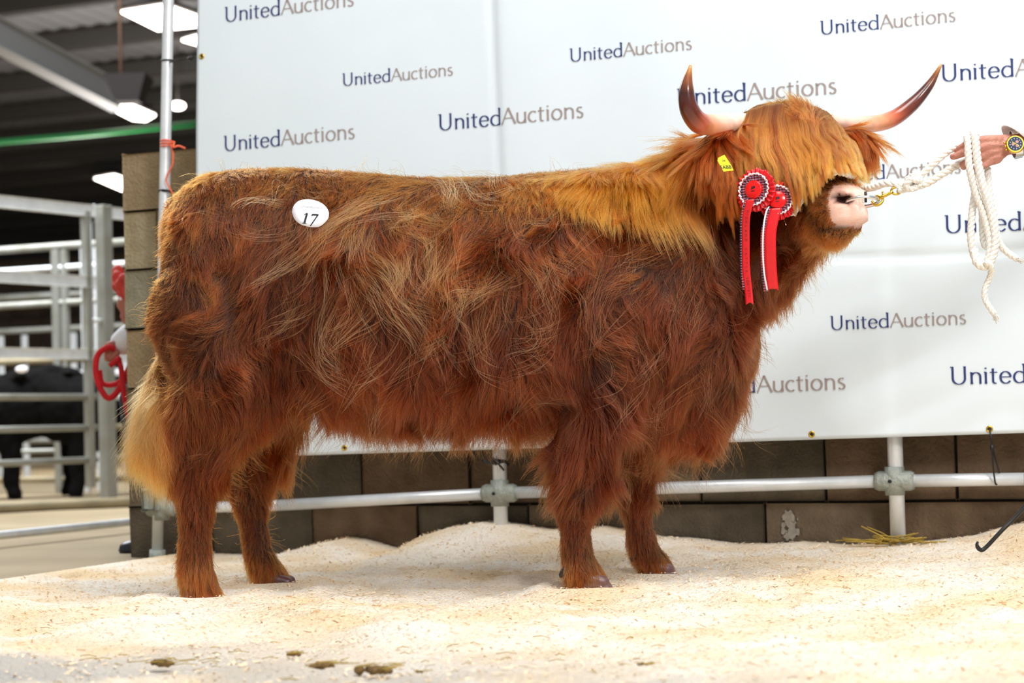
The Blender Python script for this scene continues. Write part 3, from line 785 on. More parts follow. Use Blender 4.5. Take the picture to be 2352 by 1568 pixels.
# ================================================================ COW
CY = 5.0
cow = empty('highland_cow', Vector((-.1, CY, 0)), label='shaggy reddish brown highland cow with long upturned horns standing in sawdust', cat='cow')
ST = [  # px, top, bottom, half width
 (384, 560, 700, .07), (398, 478, 820, .17), (430, 430, 900, .235), (480, 405, 935, .275), (560, 392, 940, .30), (700, 392, 925, .315), (850, 404, 940, .345),
 (1000, 415, 955, .365), (1150, 412, 955, .365), (1300, 398, 945, .335), (1430, 386, 955, .30), (1540, 374, 955, .27), (1620, 390, 930, .23), (1680, 470, 880, .165), (1706, 600, 800, .08)]
bm = bmesh.new(); rings = []
sta = np.array(ST, float); tt = np.linspace(0, len(ST)-1, 60)
for t in tt:
    px_, a_, b_, hw = [float(np.interp(t, range(len(ST)), sta[:, k])) for k in range(4)]
    T_, B_ = P(px_, a_, CY), P(px_, b_, CY); cz = (T_.z+B_.z)/2; hh = (T_.z-B_.z)/2; rg = []
    for k in range(28):
        an = 2*PI*k/28; c_, s_ = math.cos(an), math.sin(an); e_ = .86
        rg.append(bm.verts.new((T_.x, CY+hw*math.copysign(abs(c_)**e_, c_)*(1-.12*s_), cz+hh*math.copysign(abs(s_)**e_, s_))))
    rings.append(rg)
for a, b in zip(rings, rings[1:]):
    for k in range(28): bm.faces.new((a[k], a[(k+1) % 28], b[(k+1) % 28], b[k]))
bm.faces.new(rings[0][::-1]); bm.faces.new(rings[-1]); bmesh.ops.recalc_face_normals(bm, faces=bm.faces)
def ch(*a): return [(P(x, y, d), r) for (x, y, d, r) in a]
# hind legs: thigh, stifle, hock set back, cannon, pastern
add_chain(bm, ch((500, 720, 4.86, .19), (530, 860, 4.83, .165), (480, 985, 4.82, .105), (446, 1110, 4.82, .058), (448, 1210, 4.82, .041), (450, 1295, 4.82, .043), (462, 1352, 4.82, .046)))
add_chain(bm, ch((560, 720, 5.14, .19), (620, 860, 5.18, .15), (610, 985, 5.2, .095), (572, 1115, 5.2, .058), (580, 1190, 5.2, .040), (592, 1270, 5.2, .042), (620, 1322, 5.2, .046)))
# front legs
add_chain(bm, ch((1440, 700, 4.84, .17), (1400, 850, 4.82, .13), (1350, 990, 4.83, .085), (1325, 1145, 4.83, .055), (1322, 1215, 4.83, .040), (1328, 1285, 4.83, .043), (1350, 1328, 4.83, .046)))
add_chain(bm, ch((1480, 800, 5.12, .15), (1470, 940, 5.18, .10), (1458, 1040, 5.2, .068), (1458, 1135, 5.2, .054), (1466, 1200, 5.2, .040), (1478, 1260, 5.2, .042), (1504, 1296, 5.2, .045)))
# knees and hocks
add_ell(bm, P(1326, 1135, 4.82), (.058, .056, .066)); add_ell(bm, P(1460, 1128, 5.2), (.057, .055, .064)); add_ell(bm, P(432, 1105, 4.82), (.05, .045, .05)); add_ell(bm, P(560, 1108, 5.2), (.05, .045, .05))
# brisket, neck, throat
add_ell(bm, P(1600, 840, 5.0), (.14, .17, .20)); add_ell(bm, P(1660, 760, 4.98), (.10, .13, .16)); add_ell(bm, P(1540, 930, 5.0), (.10, .12, .08))
add_chain(bm, ch((1500, 540, 5.0, .20), (1600, 480, 4.99, .175), (1690, 420, 4.97, .15), (1780, 370, 4.95, .125)))
add_chain(bm, ch((1560, 690, 5.0, .21), (1680, 600, 4.98, .165), (1770, 510, 4.96, .125), (1830, 450, 4.9, .10)))
add_chain(bm, ch((1740, 640, 4.98, .09), (1830, 560, 4.93, .06), (1880, 530, 4.85, .045)))
# head
add_ell(bm, P(1800, 330, 4.95), (.125, .12, .115)); add_chain(bm, ch((1815, 325, 4.93, .105), (1860, 380, 4.84, .086), (1915, 436, 4.745, .066)))
add_chain(bm, ch((1805, 420, 4.93, .09), (1870, 490, 4.80, .06), (1905, 522, 4.735, .046)))
fd = Vector((.64, -.77, 0)).normalized(); fs = Vector((-.77, -.64, 0))
RH = Matrix((fd, fs, Vector((0, 0, 1)))).transposed()
add_ell(bm, P(1930, 470, 4.715), (.072, .078, .060), RH); add_ell(bm, P(1938, 505, 4.71), (.070, .066, .042), RH); add_ell(bm, P(1918, 534, 4.715), (.052, .052, .034), RH)
# nostril wings
for s in (1, -1): add_ell(bm, P(1933, 455, 4.71)+fd*.035+fs*s*.040, (.030, .026, .022), RH)
# tail
add_chain(bm, ch((412, 470, 5.0, .035), (402, 560, 5.0, .032), (398, 700, 5.0, .028), (390, 820, 5.0, .022), (378, 920, 4.99, .014)))
cm = fuse(bm, .0105, 10, .5)
co = co_of(cm)
# nostrils and mouth line pressed into the muzzle
for s in (1, -1):
    c = np.array(P(1933, 462, 4.71)+fd*.046+fs*s*.052); 
    r_ = co-c; q = np.stack([r_@np.array(fd), r_@np.array(fs), r_[:, 2]], 1)
    w = np.exp(-((q[:, 0]/.024)**2+(q[:, 1]/.03)**2+((q[:, 2]+.25*q[:, 0])/.0125)**2))
    co -= w[:, None]*(np.array(fs)*s*.040+np.array(fd)*.020)[None]
mz = np.array(P(1930, 522, 4.71)); r_ = co-mz
w = np.exp(-(((r_[:, 2]+.0*r_[:, 0])/.008)**2))*(np.linalg.norm(r_, axis=1) < .10)*np.clip((r_@np.array(fd)+.03)/.05, 0, 1)
nr = nrm_of(cm); co -= nr*(w*.010)[:, None]
set_co(cm, co); nr = nrm_of(cm)
px_, py_ = project_np(co)
headmask = (co[:, 1] < 4.80)
rel = co-np.array(P(1925, 478, 4.71))
fdv = rel@np.array(fd)
def sstep(a, b, x): t = np.clip((x-a)/(b-a), 0, 1); return t*t*(3-2*t)
bnd = vnoise(co, 45)[:, 0]*.007
pink = sstep(.006, .030, fdv+bnd)*sstep(-.062, -.046, rel[:, 2]+bnd)*sstep(.066, .052, rel[:, 2])*(np.linalg.norm(rel, axis=1) < .13)
hide = np.array(srgb('#2e1408')); pk = np.array(srgb('#efb9a4')); pk2 = np.array(srgb('#f6d9cf'))
v_ = vnoise(co, 60)[:, :1]*.5+.5
colr = hide[None]*(1-pink[:, None])+pink[:, None]*(pk*(1-v_)+pk2*v_)
nw = np.zeros(len(co))
for s in (1, -1):
    c = np.array(P(1933, 462, 4.71)+fd*.040+fs*s*.040); r_ = co-c
    q = np.stack([r_@np.array(fd), r_@np.array(fs), r_[:, 2]], 1)
    nw = np.maximum(nw, np.exp(-((q[:, 0]/.026)**2+(q[:, 1]/.03)**2+((q[:, 2]+.25*q[:, 0])/.013)**2)**1.5))
nw = sstep(.10, .5, nw)
colr = colr*(1-nw[:, None])+np.array(srgb('#2e0f0a'))[None]*nw[:, None]
mline = np.exp(-((co[:, 2]-mz[2])/.004)**2)*pink
colr = colr*(1-.5*mline[:, None])+np.array(srgb('#7a3a28'))[None]*mline[:, None]*.5
set_col(cm, 'hide', colr)
body = link('body', cm, mat_attr('cow_hide', 'hide', .6, .12, .4, 160), cow)
# eyes
for s in (1, -1):
    c = P(1850, 365, 4.865)+fs*s*.083; bm = bmesh.new(); add_ell(bm, c, (.017, .017, .017)); bm_obj('eye', bm, mat('dark_eye', '#0b0706', .1), cow)
# horns
def horn(ctrl, rad):
    n = 46; p = cr(ctrl, n); r = np.interp(np.linspace(0, 1, n), np.linspace(0, 1, len(rad)), rad)
    bm = bmesh.new(); add_tube(bm, p, list(r), 20); me = bpy.data.meshes.new('horn'); bmesh.ops.recalc_face_normals(bm, faces=bm.faces); bm.to_mesh(me); bm.free()
    c = co_of(me); d = np.linalg.norm(c[:, None]-p[None], axis=2).argmin(1)/(n-1.0)
    st = [(0, '#f0d2c2'), (.25, '#f3cdbb'), (.42, '#e39a72'), (.52, '#b4553a'), (.62, '#6a2c1c'), (.80, '#47201a'), (.92, '#8a4c26'), (1.0, '#d89a54')]
    cl = np.stack([np.interp(d, [a for a, _ in st], [srgb(h)[k] for _, h in st]) for k in range(3)]+[np.ones(len(d))], 1)
    cl[:, :3] *= (1+.22*vnoise(c*np.array([1, 1, 1]), 70)[:, :1]); set_col(me, 'hcolr', np.clip(cl, 0, 1))
    return link('horn', me, mat_attr('horn_keratin', 'hcolr', .22, .6, .05, 60), cow)
horn([P(1725, 283, 4.87), P(1680, 283, 4.80), P(1640, 286, 4.73), P(1606, 282, 4.67), P(1583, 250, 4.64), P(1577, 205, 4.63), P(1586, 150, 4.63)], [.027, .0275, .028, .0285, .0255, .0195, .0035])
horn([P(1880, 270, 5.03), P(1925, 279, 5.08), P(1985, 286, 5.14), P(2045, 275, 5.18), P(2095, 240, 5.2), P(2135, 195, 5.2), P(2162, 148, 5.19)], [.024, .024, .0245, .024, .0205, .0135, .0035])
# ears
def ear(c0, c1, w):
    bm = bmesh.new(); add_chain(bm, [(c0, .028), ((c0+c1)/2, w), (c1, .016)])
    me = fuse(bm, .006, 4); co_ = co_of(me); m_ = (c0+c1)/2; nd = Vector((0, -1, .3)).normalized(); nd_ = np.array(nd)
    co_ -= ((co_-np.array(m_))@nd_)[:, None]*nd_*.55; set_co(me, co_); set_col(me, 'hide', np.tile(hide, (len(co_), 1)))
    return me
ear1 = ear(P(1700, 318, 4.83), P(1618, 338, 4.72), .040); ear2 = ear(P(1915, 310, 5.03), P(1998, 330, 5.12), .038)
eo1 = link('ear', ear1, body.data.materials[0], cow); eo2 = link('ear', ear2, body.data.materials[0], cow)
# hooves
def hoof(base, z, col, fw=Vector((1, 0, 0)), dew=True, dz=.055, db=-.045):
    o = None
    mm_ = mat('hoof_horn_'+col[1:], col, .35, 0, ('#4a2b2c', 40, .5))
    bm = bmesh.new()
    for s in (-1, 1):
        c = Vector((base.x-.008, base.y+s*.024, z-.008))
        add_cap(bm, c+Vector((-.022, 0, .016)), .024, c+Vector((.028, 0, .008)), .017)
        add_cap(bm, c+Vector((-.02, 0, .035)), .022, c+Vector((.018, 0, .026)), .018)
    me = fuse(bm, .0035, 3); c_ = co_of(me); c_[:, 2] = np.maximum(c_[:, 2], z-.014); set_co(me, c_)
    o = link('hoof', me, mm_, cow)
    if dew:
        for s in (-1, 1):
            bm = bmesh.new(); q = Vector((base.x+db+.014, base.y+s*.02, z+dz)); add_cap(bm, q, .010, q+Vector((-.012, 0, -.016)), .005)
            link('dewclaw', fuse(bm, .002, 1), mat('dewclaw_horn', '#3a2a26', .35), o)
hz = lambda q: q.z
hoof(P(468, 1385, 4.82), P(468, 1385, 4.82).z, '#8f4a46', dew=False); hoof(P(655, 1350, 5.2), P(655, 1350, 5.2).z, '#6a4444', dz=.075, db=-.10)
hoof(P(1376, 1350, 4.83), P(1376, 1350, 4.83).z, '#7d5f5c', dz=.052, db=-.105); hoof(P(1525, 1320, 5.2), P(1525, 1320, 5.2).z, '#8a6a72', dz=.062, db=-.095)

# ---------------------------------------------------------------- coat
cA = np.array(srgb('#8a3a0e')[:3]); cB = np.array(srgb('#4c1c06')[:3]); cGold = np.array(srgb('#bb6220')[:3]); cMane = np.array(srgb('#ce7c34')[:3]); cRed = np.array(srgb('#803719')[:3]); cBl = np.array(srgb('#deb074')[:3]); cLeg = np.array(srgb('#964a1a')[:3])
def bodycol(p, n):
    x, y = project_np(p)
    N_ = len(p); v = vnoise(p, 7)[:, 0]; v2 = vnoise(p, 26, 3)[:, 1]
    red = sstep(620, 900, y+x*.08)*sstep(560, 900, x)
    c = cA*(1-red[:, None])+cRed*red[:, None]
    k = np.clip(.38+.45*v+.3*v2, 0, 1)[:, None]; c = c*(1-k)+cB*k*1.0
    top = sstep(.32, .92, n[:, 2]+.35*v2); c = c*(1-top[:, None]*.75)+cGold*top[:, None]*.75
    legs = sstep(1180, 1330, y)*.75; c = c*(1-legs[:, None])+cLeg*1.15*legs[:, None]
    pal = sstep(.25, .6, v2)*.14; c = c*(1-pal[:, None])+cGold*pal[:, None]
    hd = (x > 1840)*(y < 580)*(p[:, 1] < 4.85); c = c*.66; c = np.where(hd[:, None], cLeg*1.25, c)
    return c
def fur_len(p, n):
    x, y = project_np(p)
    L = np.full(len(p), .072)
    L = np.where(n[:, 2] > .5, .045, L)
    L += .045*sstep(800, 930, y)*(x > 650)*(x < 1700)
    lg = sstep(1040, 1180, y); L = L*(1-lg)+.042*lg
    L = L*(1+.12*sstep(1270, 1330, y))
    L = L*(1-.45*sstep(450, 385, x)*(y < 860))
    hd = (p[:, 1] < 4.88)*(x > 1800)*(y < 600)
    near = sstep(.20, .05, np.linalg.norm(p-np.array(P(1950, 480, 4.69)), axis=1))
    L = np.where(hd > 0, .07*(1-near)+.012*near, L)
    return L*(.8+.4*rng.random(len(p)))
def comb(p, n):
    x, y = project_np(p); N_ = len(p)
    side = np.sign(p[:, 1]-CY)
    d = np.tile(np.array([-.12, 0, -1.25]), (N_, 1)); d[:, 0] += .25*(x < 420)
    t = sstep(.3, .8, n[:, 2]); d[:, 1] += t*side*.9; d[:, 0] -= t*.5; d[:, 2] *= (1-.5*t)
    hd = (p[:, 1] < 4.88)*(x > 1840)*(y < 600)
    away = p-np.array(P(1975, 480, 4.66)); d = np.where((hd > 0)[:, None], unit(away)+np.array([0, 0, -.35]), d)
    leg = sstep(1080, 1180, y); 
    w = vnoise(p, 4.2, 2.)*.6+vnoise(p, 13, 8.)*.6
    d = d+w*((1-.75*leg)*(1-.6*(hd > 0))*(1-.45*sstep(800, 920, y)))[:, None]
    return d
def density(c, n):
    x, y = project_np(c)
    w = np.ones(len(c)); w = np.where(c[:, 1] > 5.12, .32, w)
    w = np.where((c[:, 1] > 5.12) & (y > 1000), .9, w)
    r = c-np.array(P(1925, 478, 4.71)); f_ = r@np.array(fd)
    pinkm = (f_ > .022) & (r[:, 2] > -.054) & (r[:, 2] < .056) & (np.linalg.norm(r, axis=1) < .13)
    w = np.where(pinkm, 0.0, w)
    hd = (c[:, 1] < 4.88)*(x > 1800)*(y < 600); w = np.where(hd > 0, w*3.0, w)
    w = np.where(y > 1150, w*1.9, w)
    return w
K_ = 9
NG = 24000
gp, gn = sample(cm, NG, density); gL = fur_len(gp, gn); xg, yg = project_np(gp)
legg = sstep(1060, 1180, yg)
lift = .20-.03*legg+.12*sstep(1260, 1330, yg)-.10*(gn[:, 2] > .5); curl = .40-.27*legg-.2*(gn[:, 2] > .5); grav = .14+.04*legg; curl = curl*(1-.35*sstep(820, 940, yg)*(1-legg))
gs = grow(gp, gn, comb(gp, gn), gL, lift, grav, curl, K_)
NC = 300000
cp, cn = sample(cm, NC, density)
ch_, gi = children(cp, gs, gp, .55, .65+.55*rng.random(NC), .009)
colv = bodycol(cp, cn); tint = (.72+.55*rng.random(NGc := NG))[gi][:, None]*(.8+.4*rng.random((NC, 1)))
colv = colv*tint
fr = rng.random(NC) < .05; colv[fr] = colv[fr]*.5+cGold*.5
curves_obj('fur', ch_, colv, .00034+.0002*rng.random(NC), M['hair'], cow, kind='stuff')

# long golden mane and back hair, parted along the spine
def topdens(c, n):
    x, y = project_np(c)
    return ((n[:, 2] > .25) & (n[:, 2] < .99) & (c[:, 1] < 5.02) & (y < 455) & (x > 1150) & (x < 1640))*(.25+sstep(1180, 1400, x))
gp, gn = sample(cm, 1500, topdens); xg, yg = project_np(gp)
gL = (.08+.09*sstep(1200, 1480, xg))*(.5+.85*rng.random(len(gp)))
d = np.tile(np.array([-.02, -.8, -1.]), (len(gp), 1))+vnoise(gp, 9)*.25
gs = grow(gp, gn, d, gL, np.full(len(gp), .06), np.full(len(gp), .30), np.full(len(gp), .13), 12, 16)
cp, cn = sample(cm, 20000, topdens)
ch_, gi = children(cp, gs, gp, .80, .75+.4*rng.random(len(cp)), .010)
colv = (cMane*(.6+.65*rng.random((1500, 1))))[gi]*(.8+.4*rng.random((len(cp), 1))); xx, yy = project_np(cp)
kk = sstep(1530, 1640, xx)[:, None]*.9; colv = colv*(1-kk)+cA*kk  # ear shadow painted into the mane: hair turns brown towards the ear
curves_obj('mane', ch_, colv, .00042, M['hair'], cow, kind='stuff')
# curly pale guard hairs over the flank
def fl(c, n):
    x, y = project_np(c)
    return ((c[:, 1] < 4.95) & (x > 640) & (x < 1650) & (y > 430) & (y < 900))*(.12+np.exp(-(((x-900)/190)**2+((y-560)/130)**2))*1.6+.3*np.exp(-(((x-1150)/150)**2+((y-640)/160)**2)))
gp, gn = sample(cm, 420, fl); gL = .12+.12*rng.random(len(gp))
gs = grow(gp, gn, comb(gp, gn), gL, np.full(len(gp), .3), np.full(len(gp), .30), np.full(len(gp), .8), 14, 15)
cp, cn = sample(cm, 2200, fl); ch_, gi = children(cp, gs, gp, .88, .7+.5*rng.random(len(cp)), .014)
colv = (cGold*(.6+.6*rng.random((420, 1)))+cBl*.22)[gi]*(.7+.5*rng.random((len(cp), 1)))
curves_obj('guard_hair', ch_, colv, .00038, M['hair'], cow, kind='stuff')
# wild single hairs everywhere, breaking the outline
def wd(c, n):
    x, y = project_np(c); return density(c, n)*((y < 1150)*1.0+.35)*np.where((x > 1680) & (y < 420), .0, 1)*np.where(y > 850, 1.8, 1)*np.where(n[:, 2] > .6, .4, 1)
gp, gn = sample(cm, 9000, wd); L = fur_len(gp, gn)*1.45; x_, y_ = project_np(gp)
gs = grow(gp, gn, comb(gp, gn), L, np.full(len(gp), .4), np.full(len(gp), .18), np.full(len(gp), .7), 12, 17)
colv = bodycol(gp, gn)*.9+cGold*.25*rng.random((len(gp), 1))
curves_obj('stray_hair', gs, colv, .00032, M['hair'], cow, kind='stuff')

def authored(rows, n, nclump, spread, tipc, K=14, layer=Vector((0, -1, 0)), depth=.03, wave=.004, wfreq=2.5, seed=0, lenj=.15):
    """hair sheet between control rows (each row: list of points from root to tip)"""
    R = np.stack([cr(r, K) for r in rows]); S = len(rows)
    def at(s):
        f = np.clip(s, 0, 1)*(S-1); i = np.minimum(f.astype(int), S-2); w = (f-i)[:, None, None]
        w = w*w*(3-2*w)*.5+w*.5
        return R[i]*(1-w)+R[i+1]*w
    cid = rng.integers(0, nclump, n); sc = (np.arange(nclump)+rng.random(nclump))/nclump
    rng.shuffle(sc); cs = sc[cid]; s = cs+rng.normal(0, spread, n)
    t = np.linspace(0, 1, K)
    base = at(s)*(1-tipc*t[None, :, None]**1.5)+at(cs)*(tipc*t[None, :, None]**1.5)
    cl_len = (1-lenj*rng.random(nclump))[cid]*(1-.12*rng.random(n))
    # shorten by resampling along the path
    q = t[None]*cl_len[:, None]*(K-1); i = np.minimum(q.astype(int), K-2); w = (q-i)[:, :, None]
    base = np.take_along_axis(base, i[:, :, None].repeat(3, 2), 1)*(1-w)+np.take_along_axis(base, (i+1)[:, :, None].repeat(3, 2), 1)*w
    lay = (rng.random(nclump)[cid]*.8+.2*rng.random(n))*depth
    base = base+np.array(layer)[None, None]*(lay[:, None]*np.sin(np.clip(t*1.3+.25, 0, PI/2))[None])[:, :, None]
    ph = (sc*5+rng.normal(0, .35, nclump))[cid]; am = (rng.random(nclump)*.8+.4)[cid]*wave
    wv = np.sin(t[None]*wfreq*2*PI+ph[:, None])*am[:, None]*np.clip(t*2, 0, 1)[None]
    base[:, :, 0] += wv; base[:, :, 2] += wv*.25
    ofs = rng.normal(0, 1, (n, 3))*np.array([.0028, .003, .002]); base += ofs[:, None]*(1-.45*t)[None, :, None]
    return base, cid
Pd = P
# forelock falling over the face
rows = [
 [Pd(1712, 270, 4.83), Pd(1697, 310, 4.79), Pd(1690, 360, 4.775), Pd(1692, 420, 4.77), Pd(1700, 470, 4.77)],
 [Pd(1725, 256, 4.85), Pd(1712, 310, 4.79), Pd(1712, 370, 4.765), Pd(1722, 420, 4.755), Pd(1742, 462, 4.75)],
 [Pd(1755, 247, 4.87), Pd(1742, 310, 4.79), Pd(1748, 370, 4.755), Pd(1765, 420, 4.745), Pd(1782, 480, 4.74)],
 [Pd(1785, 243, 4.89), Pd(1778, 300, 4.80), Pd(1790, 360, 4.745), Pd(1812, 430, 4.70), Pd(1828, 505, 4.69)],
 [Pd(1815, 242, 4.91), Pd(1815, 300, 4.81), Pd(1835, 360, 4.74), Pd(1856, 420, 4.67), Pd(1866, 480, 4.65)],
 [Pd(1845, 244, 4.93), Pd(1855, 300, 4.83), Pd(1876, 350, 4.74), Pd(1890, 392, 4.65), Pd(1896, 425, 4.63)],
 [Pd(1872, 250, 4.96), Pd(1895, 300, 4.87), Pd(1920, 340, 4.78), Pd(1942, 370, 4.69), Pd(1960, 405, 4.66)],
 [Pd(1893, 260, 4.99), Pd(1925, 305, 4.92), Pd(1948, 342, 4.84), Pd(1968, 380, 4.77), Pd(1984, 428, 4.73)],
 [Pd(1900, 268, 5.02), Pd(1938, 315, 4.98), Pd(1962, 350, 4.94), Pd(1975, 385, 4.88), Pd(1988, 432, 4.82)]]
pts, cid = authored(rows, 46000, 400, .006, .55, K=16, depth=.05, wave=.0055, wfreq=2.4, lenj=.34)
tint = (.45+.70*rng.random(400))[cid][:, None]
colv = (np.array(srgb('#c6742c')[:3])*tint)*(.8+.4*rng.random((len(pts), 1)))
dk = rng.random(400)[cid] < .2; colv[dk] = colv[dk]*.35+cA*.5
curves_obj('forelock', pts, colv, .00045, M['hair'], cow, kind='stuff')
# cap of hair over the poll, back to the neck
rows = [
 [Pd(1715, 262, 4.87), Pd(1700, 285, 4.90), Pd(1680, 330, 4.88), Pd(1670, 380, 4.85)],
 [Pd(1760, 245, 4.92), Pd(1730, 255, 4.97), Pd(1700, 290, 5.00), Pd(1680, 330, 5.00)],
 [Pd(1820, 240, 4.96), Pd(1800, 250, 5.05), Pd(1770, 290, 5.10), Pd(1750, 330, 5.1)],
 [Pd(1885, 256, 5.02), Pd(1880, 285, 5.08), Pd(1870, 330, 5.1), Pd(1860, 380, 5.1)]]
pts, cid = authored(rows, 9000, 60, .02, .5, K=10, layer=Vector((0, 0, 1)), depth=.012, wave=.002)
curves_obj('poll_hair', pts, (cGold*.5+cA*.5)*(.7+.5*rng.random((len(pts), 1))), .00045, M['hair'], cow, kind='stuff')
# ears' hair
def earfur(me, n, L, out, name, cA_, cB_):
    gp, gn = sample(me, max(60, n//50)); gL = L*(.6+.6*rng.random(len(gp)))
    d = np.tile(np.array(out), (len(gp), 1))+vnoise(gp, 14)*.4
    gs = grow(gp, gn, d, gL, np.full(len(gp), .25), np.full(len(gp), .22), np.full(len(gp), .22), 10, 18)
    cp, cn = sample(me, n); c_, gi = children(cp, gs, gp, .6, .7+.5*rng.random(n), .008)
    col = cA_*(.6+.6*rng.random((len(gp), 1)))[gi]*(.8+.4*rng.random((n, 1)))
    f = rng.random(n) < .35; col[f] = col[f]*.5+cB_*.5
    curves_obj(name, c_, col, .00042, M['hair'], cow, kind='stuff')
earfur(ear1, 15000, .11, (-.25, -.25, -1.1), 'ear_hair', cA*1.05, cGold)
earfur(ear2, 12000, .085, (.40, .0, -.75), 'ear_hair', cA*1.0, cGold)
# lock under the near ear hanging down the neck side
rows = [
 [Pd(1640, 350, 4.76), Pd(1636, 400, 4.74), Pd(1640, 450, 4.74), Pd(1650, 520, 4.76)],
 [Pd(1665, 335, 4.78), Pd(1668, 400, 4.74), Pd(1676, 460, 4.735), Pd(1690, 560, 4.75)],
 [Pd(1690, 330, 4.79), Pd(1696, 400, 4.76), Pd(1700, 450, 4.755), Pd(1702, 500, 4.76)]]
pts, cid = authored(rows, 9000, 50, .03, .7, K=14, depth=.03, wave=.004, lenj=.45)
curves_obj('neck_lock', pts, (cA*.7+cGold*.35)*((.6+.6*rng.random(50))[cid][:, None])*(.8+.4*rng.random((len(pts), 1))), .00042, M['hair'], cow, kind='stuff')
# tail switch
rows = [
 [Pd(374, 800, 4.97), Pd(362, 880, 4.94), Pd(336, 940, 4.93), Pd(318, 990, 4.94), Pd(300, 1050, 4.96)],
 [Pd(378, 830, 4.95), Pd(362, 920, 4.90), Pd(346, 1000, 4.89), Pd(334, 1070, 4.9), Pd(326, 1125, 4.92)],
 [Pd(384, 850, 4.93), Pd(374, 940, 4.87), Pd(364, 1020, 4.86), Pd(356, 1080, 4.87), Pd(350, 1140, 4.9)],
 [Pd(392, 870, 4.9), Pd(392, 960, 4.83), Pd(386, 1040, 4.82), Pd(382, 1100, 4.83), Pd(378, 1160, 4.86)]]
pts, cid = authored(rows, 16000, 150, .11, .30, K=14, depth=.09, wave=.012, wfreq=1.6, lenj=.6)
v3 = vnoise(pts[:, 5], 24)*.02; pts += v3[:, None]*np.linspace(0, 1.5, 14)[None, :, None]; v4 = rng.normal(0, .010, (len(pts), 3)); pts += v4[:, None]*np.linspace(0, 1.6, 14)[None, :, None]
colv = np.array(srgb('#c47434')[:3])*((.5+.7*rng.random(150))[cid][:, None])*(.8+.4*rng.random((len(pts), 1)))
xx = project_np(pts[:, 7])[0]; k = sstep(355, 400, xx)[:, None]*.6; colv = colv*(1-k)+cA*k
curves_obj('tail_switch', pts, colv, .00038, M['hair'], cow, kind='stuff')

# long pale fringe of hair over the hooves
def fr_(c, n):
    x, y = project_np(c); return ((y > 1262) & (n[:, 2] > -.4))*sstep(1262, 1310, y)
gp, gn = sample(cm, 700, fr_); gL = .035+.02*rng.random(len(gp)); d = np.tile(np.array([.12, 0, -1.]), (len(gp), 1))+vnoise(gp, 12)*.3
gs = grow(gp, gn, d, gL, np.full(len(gp), .35), np.full(len(gp), .2), np.full(len(gp), .25), 8, 20)
cp, cn = sample(cm, 9000, fr_); c_, gi = children(cp, gs, gp, .6, .6+.6*rng.random(len(cp)), .006)
colv = (cLeg*1.0+cGold*.25)*(.6+.7*rng.random((700, 1)))[gi]
curves_obj('hoof_fringe', c_, colv, .0004, M['hair'], cow, kind='stuff')
# ================================================================ TACK, ROSETTES
E = bmesh
rh = empty('rope_halter', P(2090, 425, 4.64), label='white twisted rope halter running from the cow muzzle to the hand at right', cat='rope')
rope('nose_band', [P(1820, 492, 4.75), P(1834, 468, 4.722), P(1852, 440, 4.70), P(1872, 418, 4.69), P(1896, 402, 4.655), P(1920, 394, 4.64), P(1943, 398, 4.665), P(1962, 408, 4.72), P(1982, 430, 4.75), P(2005, 430, 4.71), P(2040, 420, 4.66), P(2078, 428, 4.645)], M['rope'], rh, .0098, .05)
rope('lead_rope', [P(2072, 432, 4.64), P(2100, 415, 4.64), P(2135, 385, 4.635), P(2175, 350, 4.63), P(2200, 338, 4.63), P(2222, 342, 4.64)], M['rope'], rh, .0085, .05)
rope('lead_rope', [P(2062, 436, 4.645), P(2090, 432, 4.645), P(2130, 420, 4.64), P(2170, 396, 4.635), P(2205, 376, 4.63), P(2232, 368, 4.64)], M['rope'], rh, .0098, .05)
rope('knot', [P(2078, 428, 4.65), P(2088, 408, 4.64), P(2108, 406, 4.625), P(2112, 422, 4.63), P(2094, 434, 4.625), P(2080, 426, 4.62), P(2092, 412, 4.615), P(2110, 416, 4.62)], M['rope'], rh, .0085, .04)
RY = 4.565
rope('coil', [P(2230, 345, 4.63), P(2222, 322, 4.60), P(2223, 318, 4.565), P(2226, 380, RY-.01), P(2240, 440, RY), P(2262, 500, RY), P(2274, 560, RY), P(2268, 600, RY), P(2255, 612, RY+.01), P(2238, 590, RY+.02), P(2230, 545, RY+.02), P(2234, 480, RY+.025), P(2242, 430, RY+.03), P(2250, 380, 4.63)], M['rope'], rh, .0095, .04)
rope('coil', [P(2250, 340, 4.64), P(2240, 312, 4.615), P(2237, 303, 4.585), P(2240, 312, 4.556), P(2244, 360, RY-.015), P(2256, 420, RY-.015), P(2276, 490, RY-.01), P(2286, 545, RY-.01), P(2280, 590, RY-.01), P(2262, 612, RY-.01), P(2244, 602, RY-.01), P(2238, 575, RY)], M['rope'], rh, .0105, .04)
rope('coil', [P(2268, 385, 4.63), P(2272, 430, 4.61), P(2285, 500, 4.60), P(2290, 540, 4.60), P(2300, 565, 4.60), P(2318, 583, 4.60), P(2336, 594, 4.60)], M['rope'], rh, .0085, .04)
rope('coil', [P(2252, 445, RY+.03), P(2256, 500, RY+.03), P(2258, 550, RY+.03), P(2266, 568, RY+.02), P(2274, 550, RY+.02), P(2272, 500, RY+.03)], M['rope'], rh, .008, .04)
rope('rope_end', [P(2262, 600, RY-.025), P(2276, 612, RY-.02), P(2274, 635, RY), P(2262, 665, RY), P(2264, 690, RY), P(2276, 710, RY), P(2284, 722, RY)], M['rope'], rh, .0078, .04)
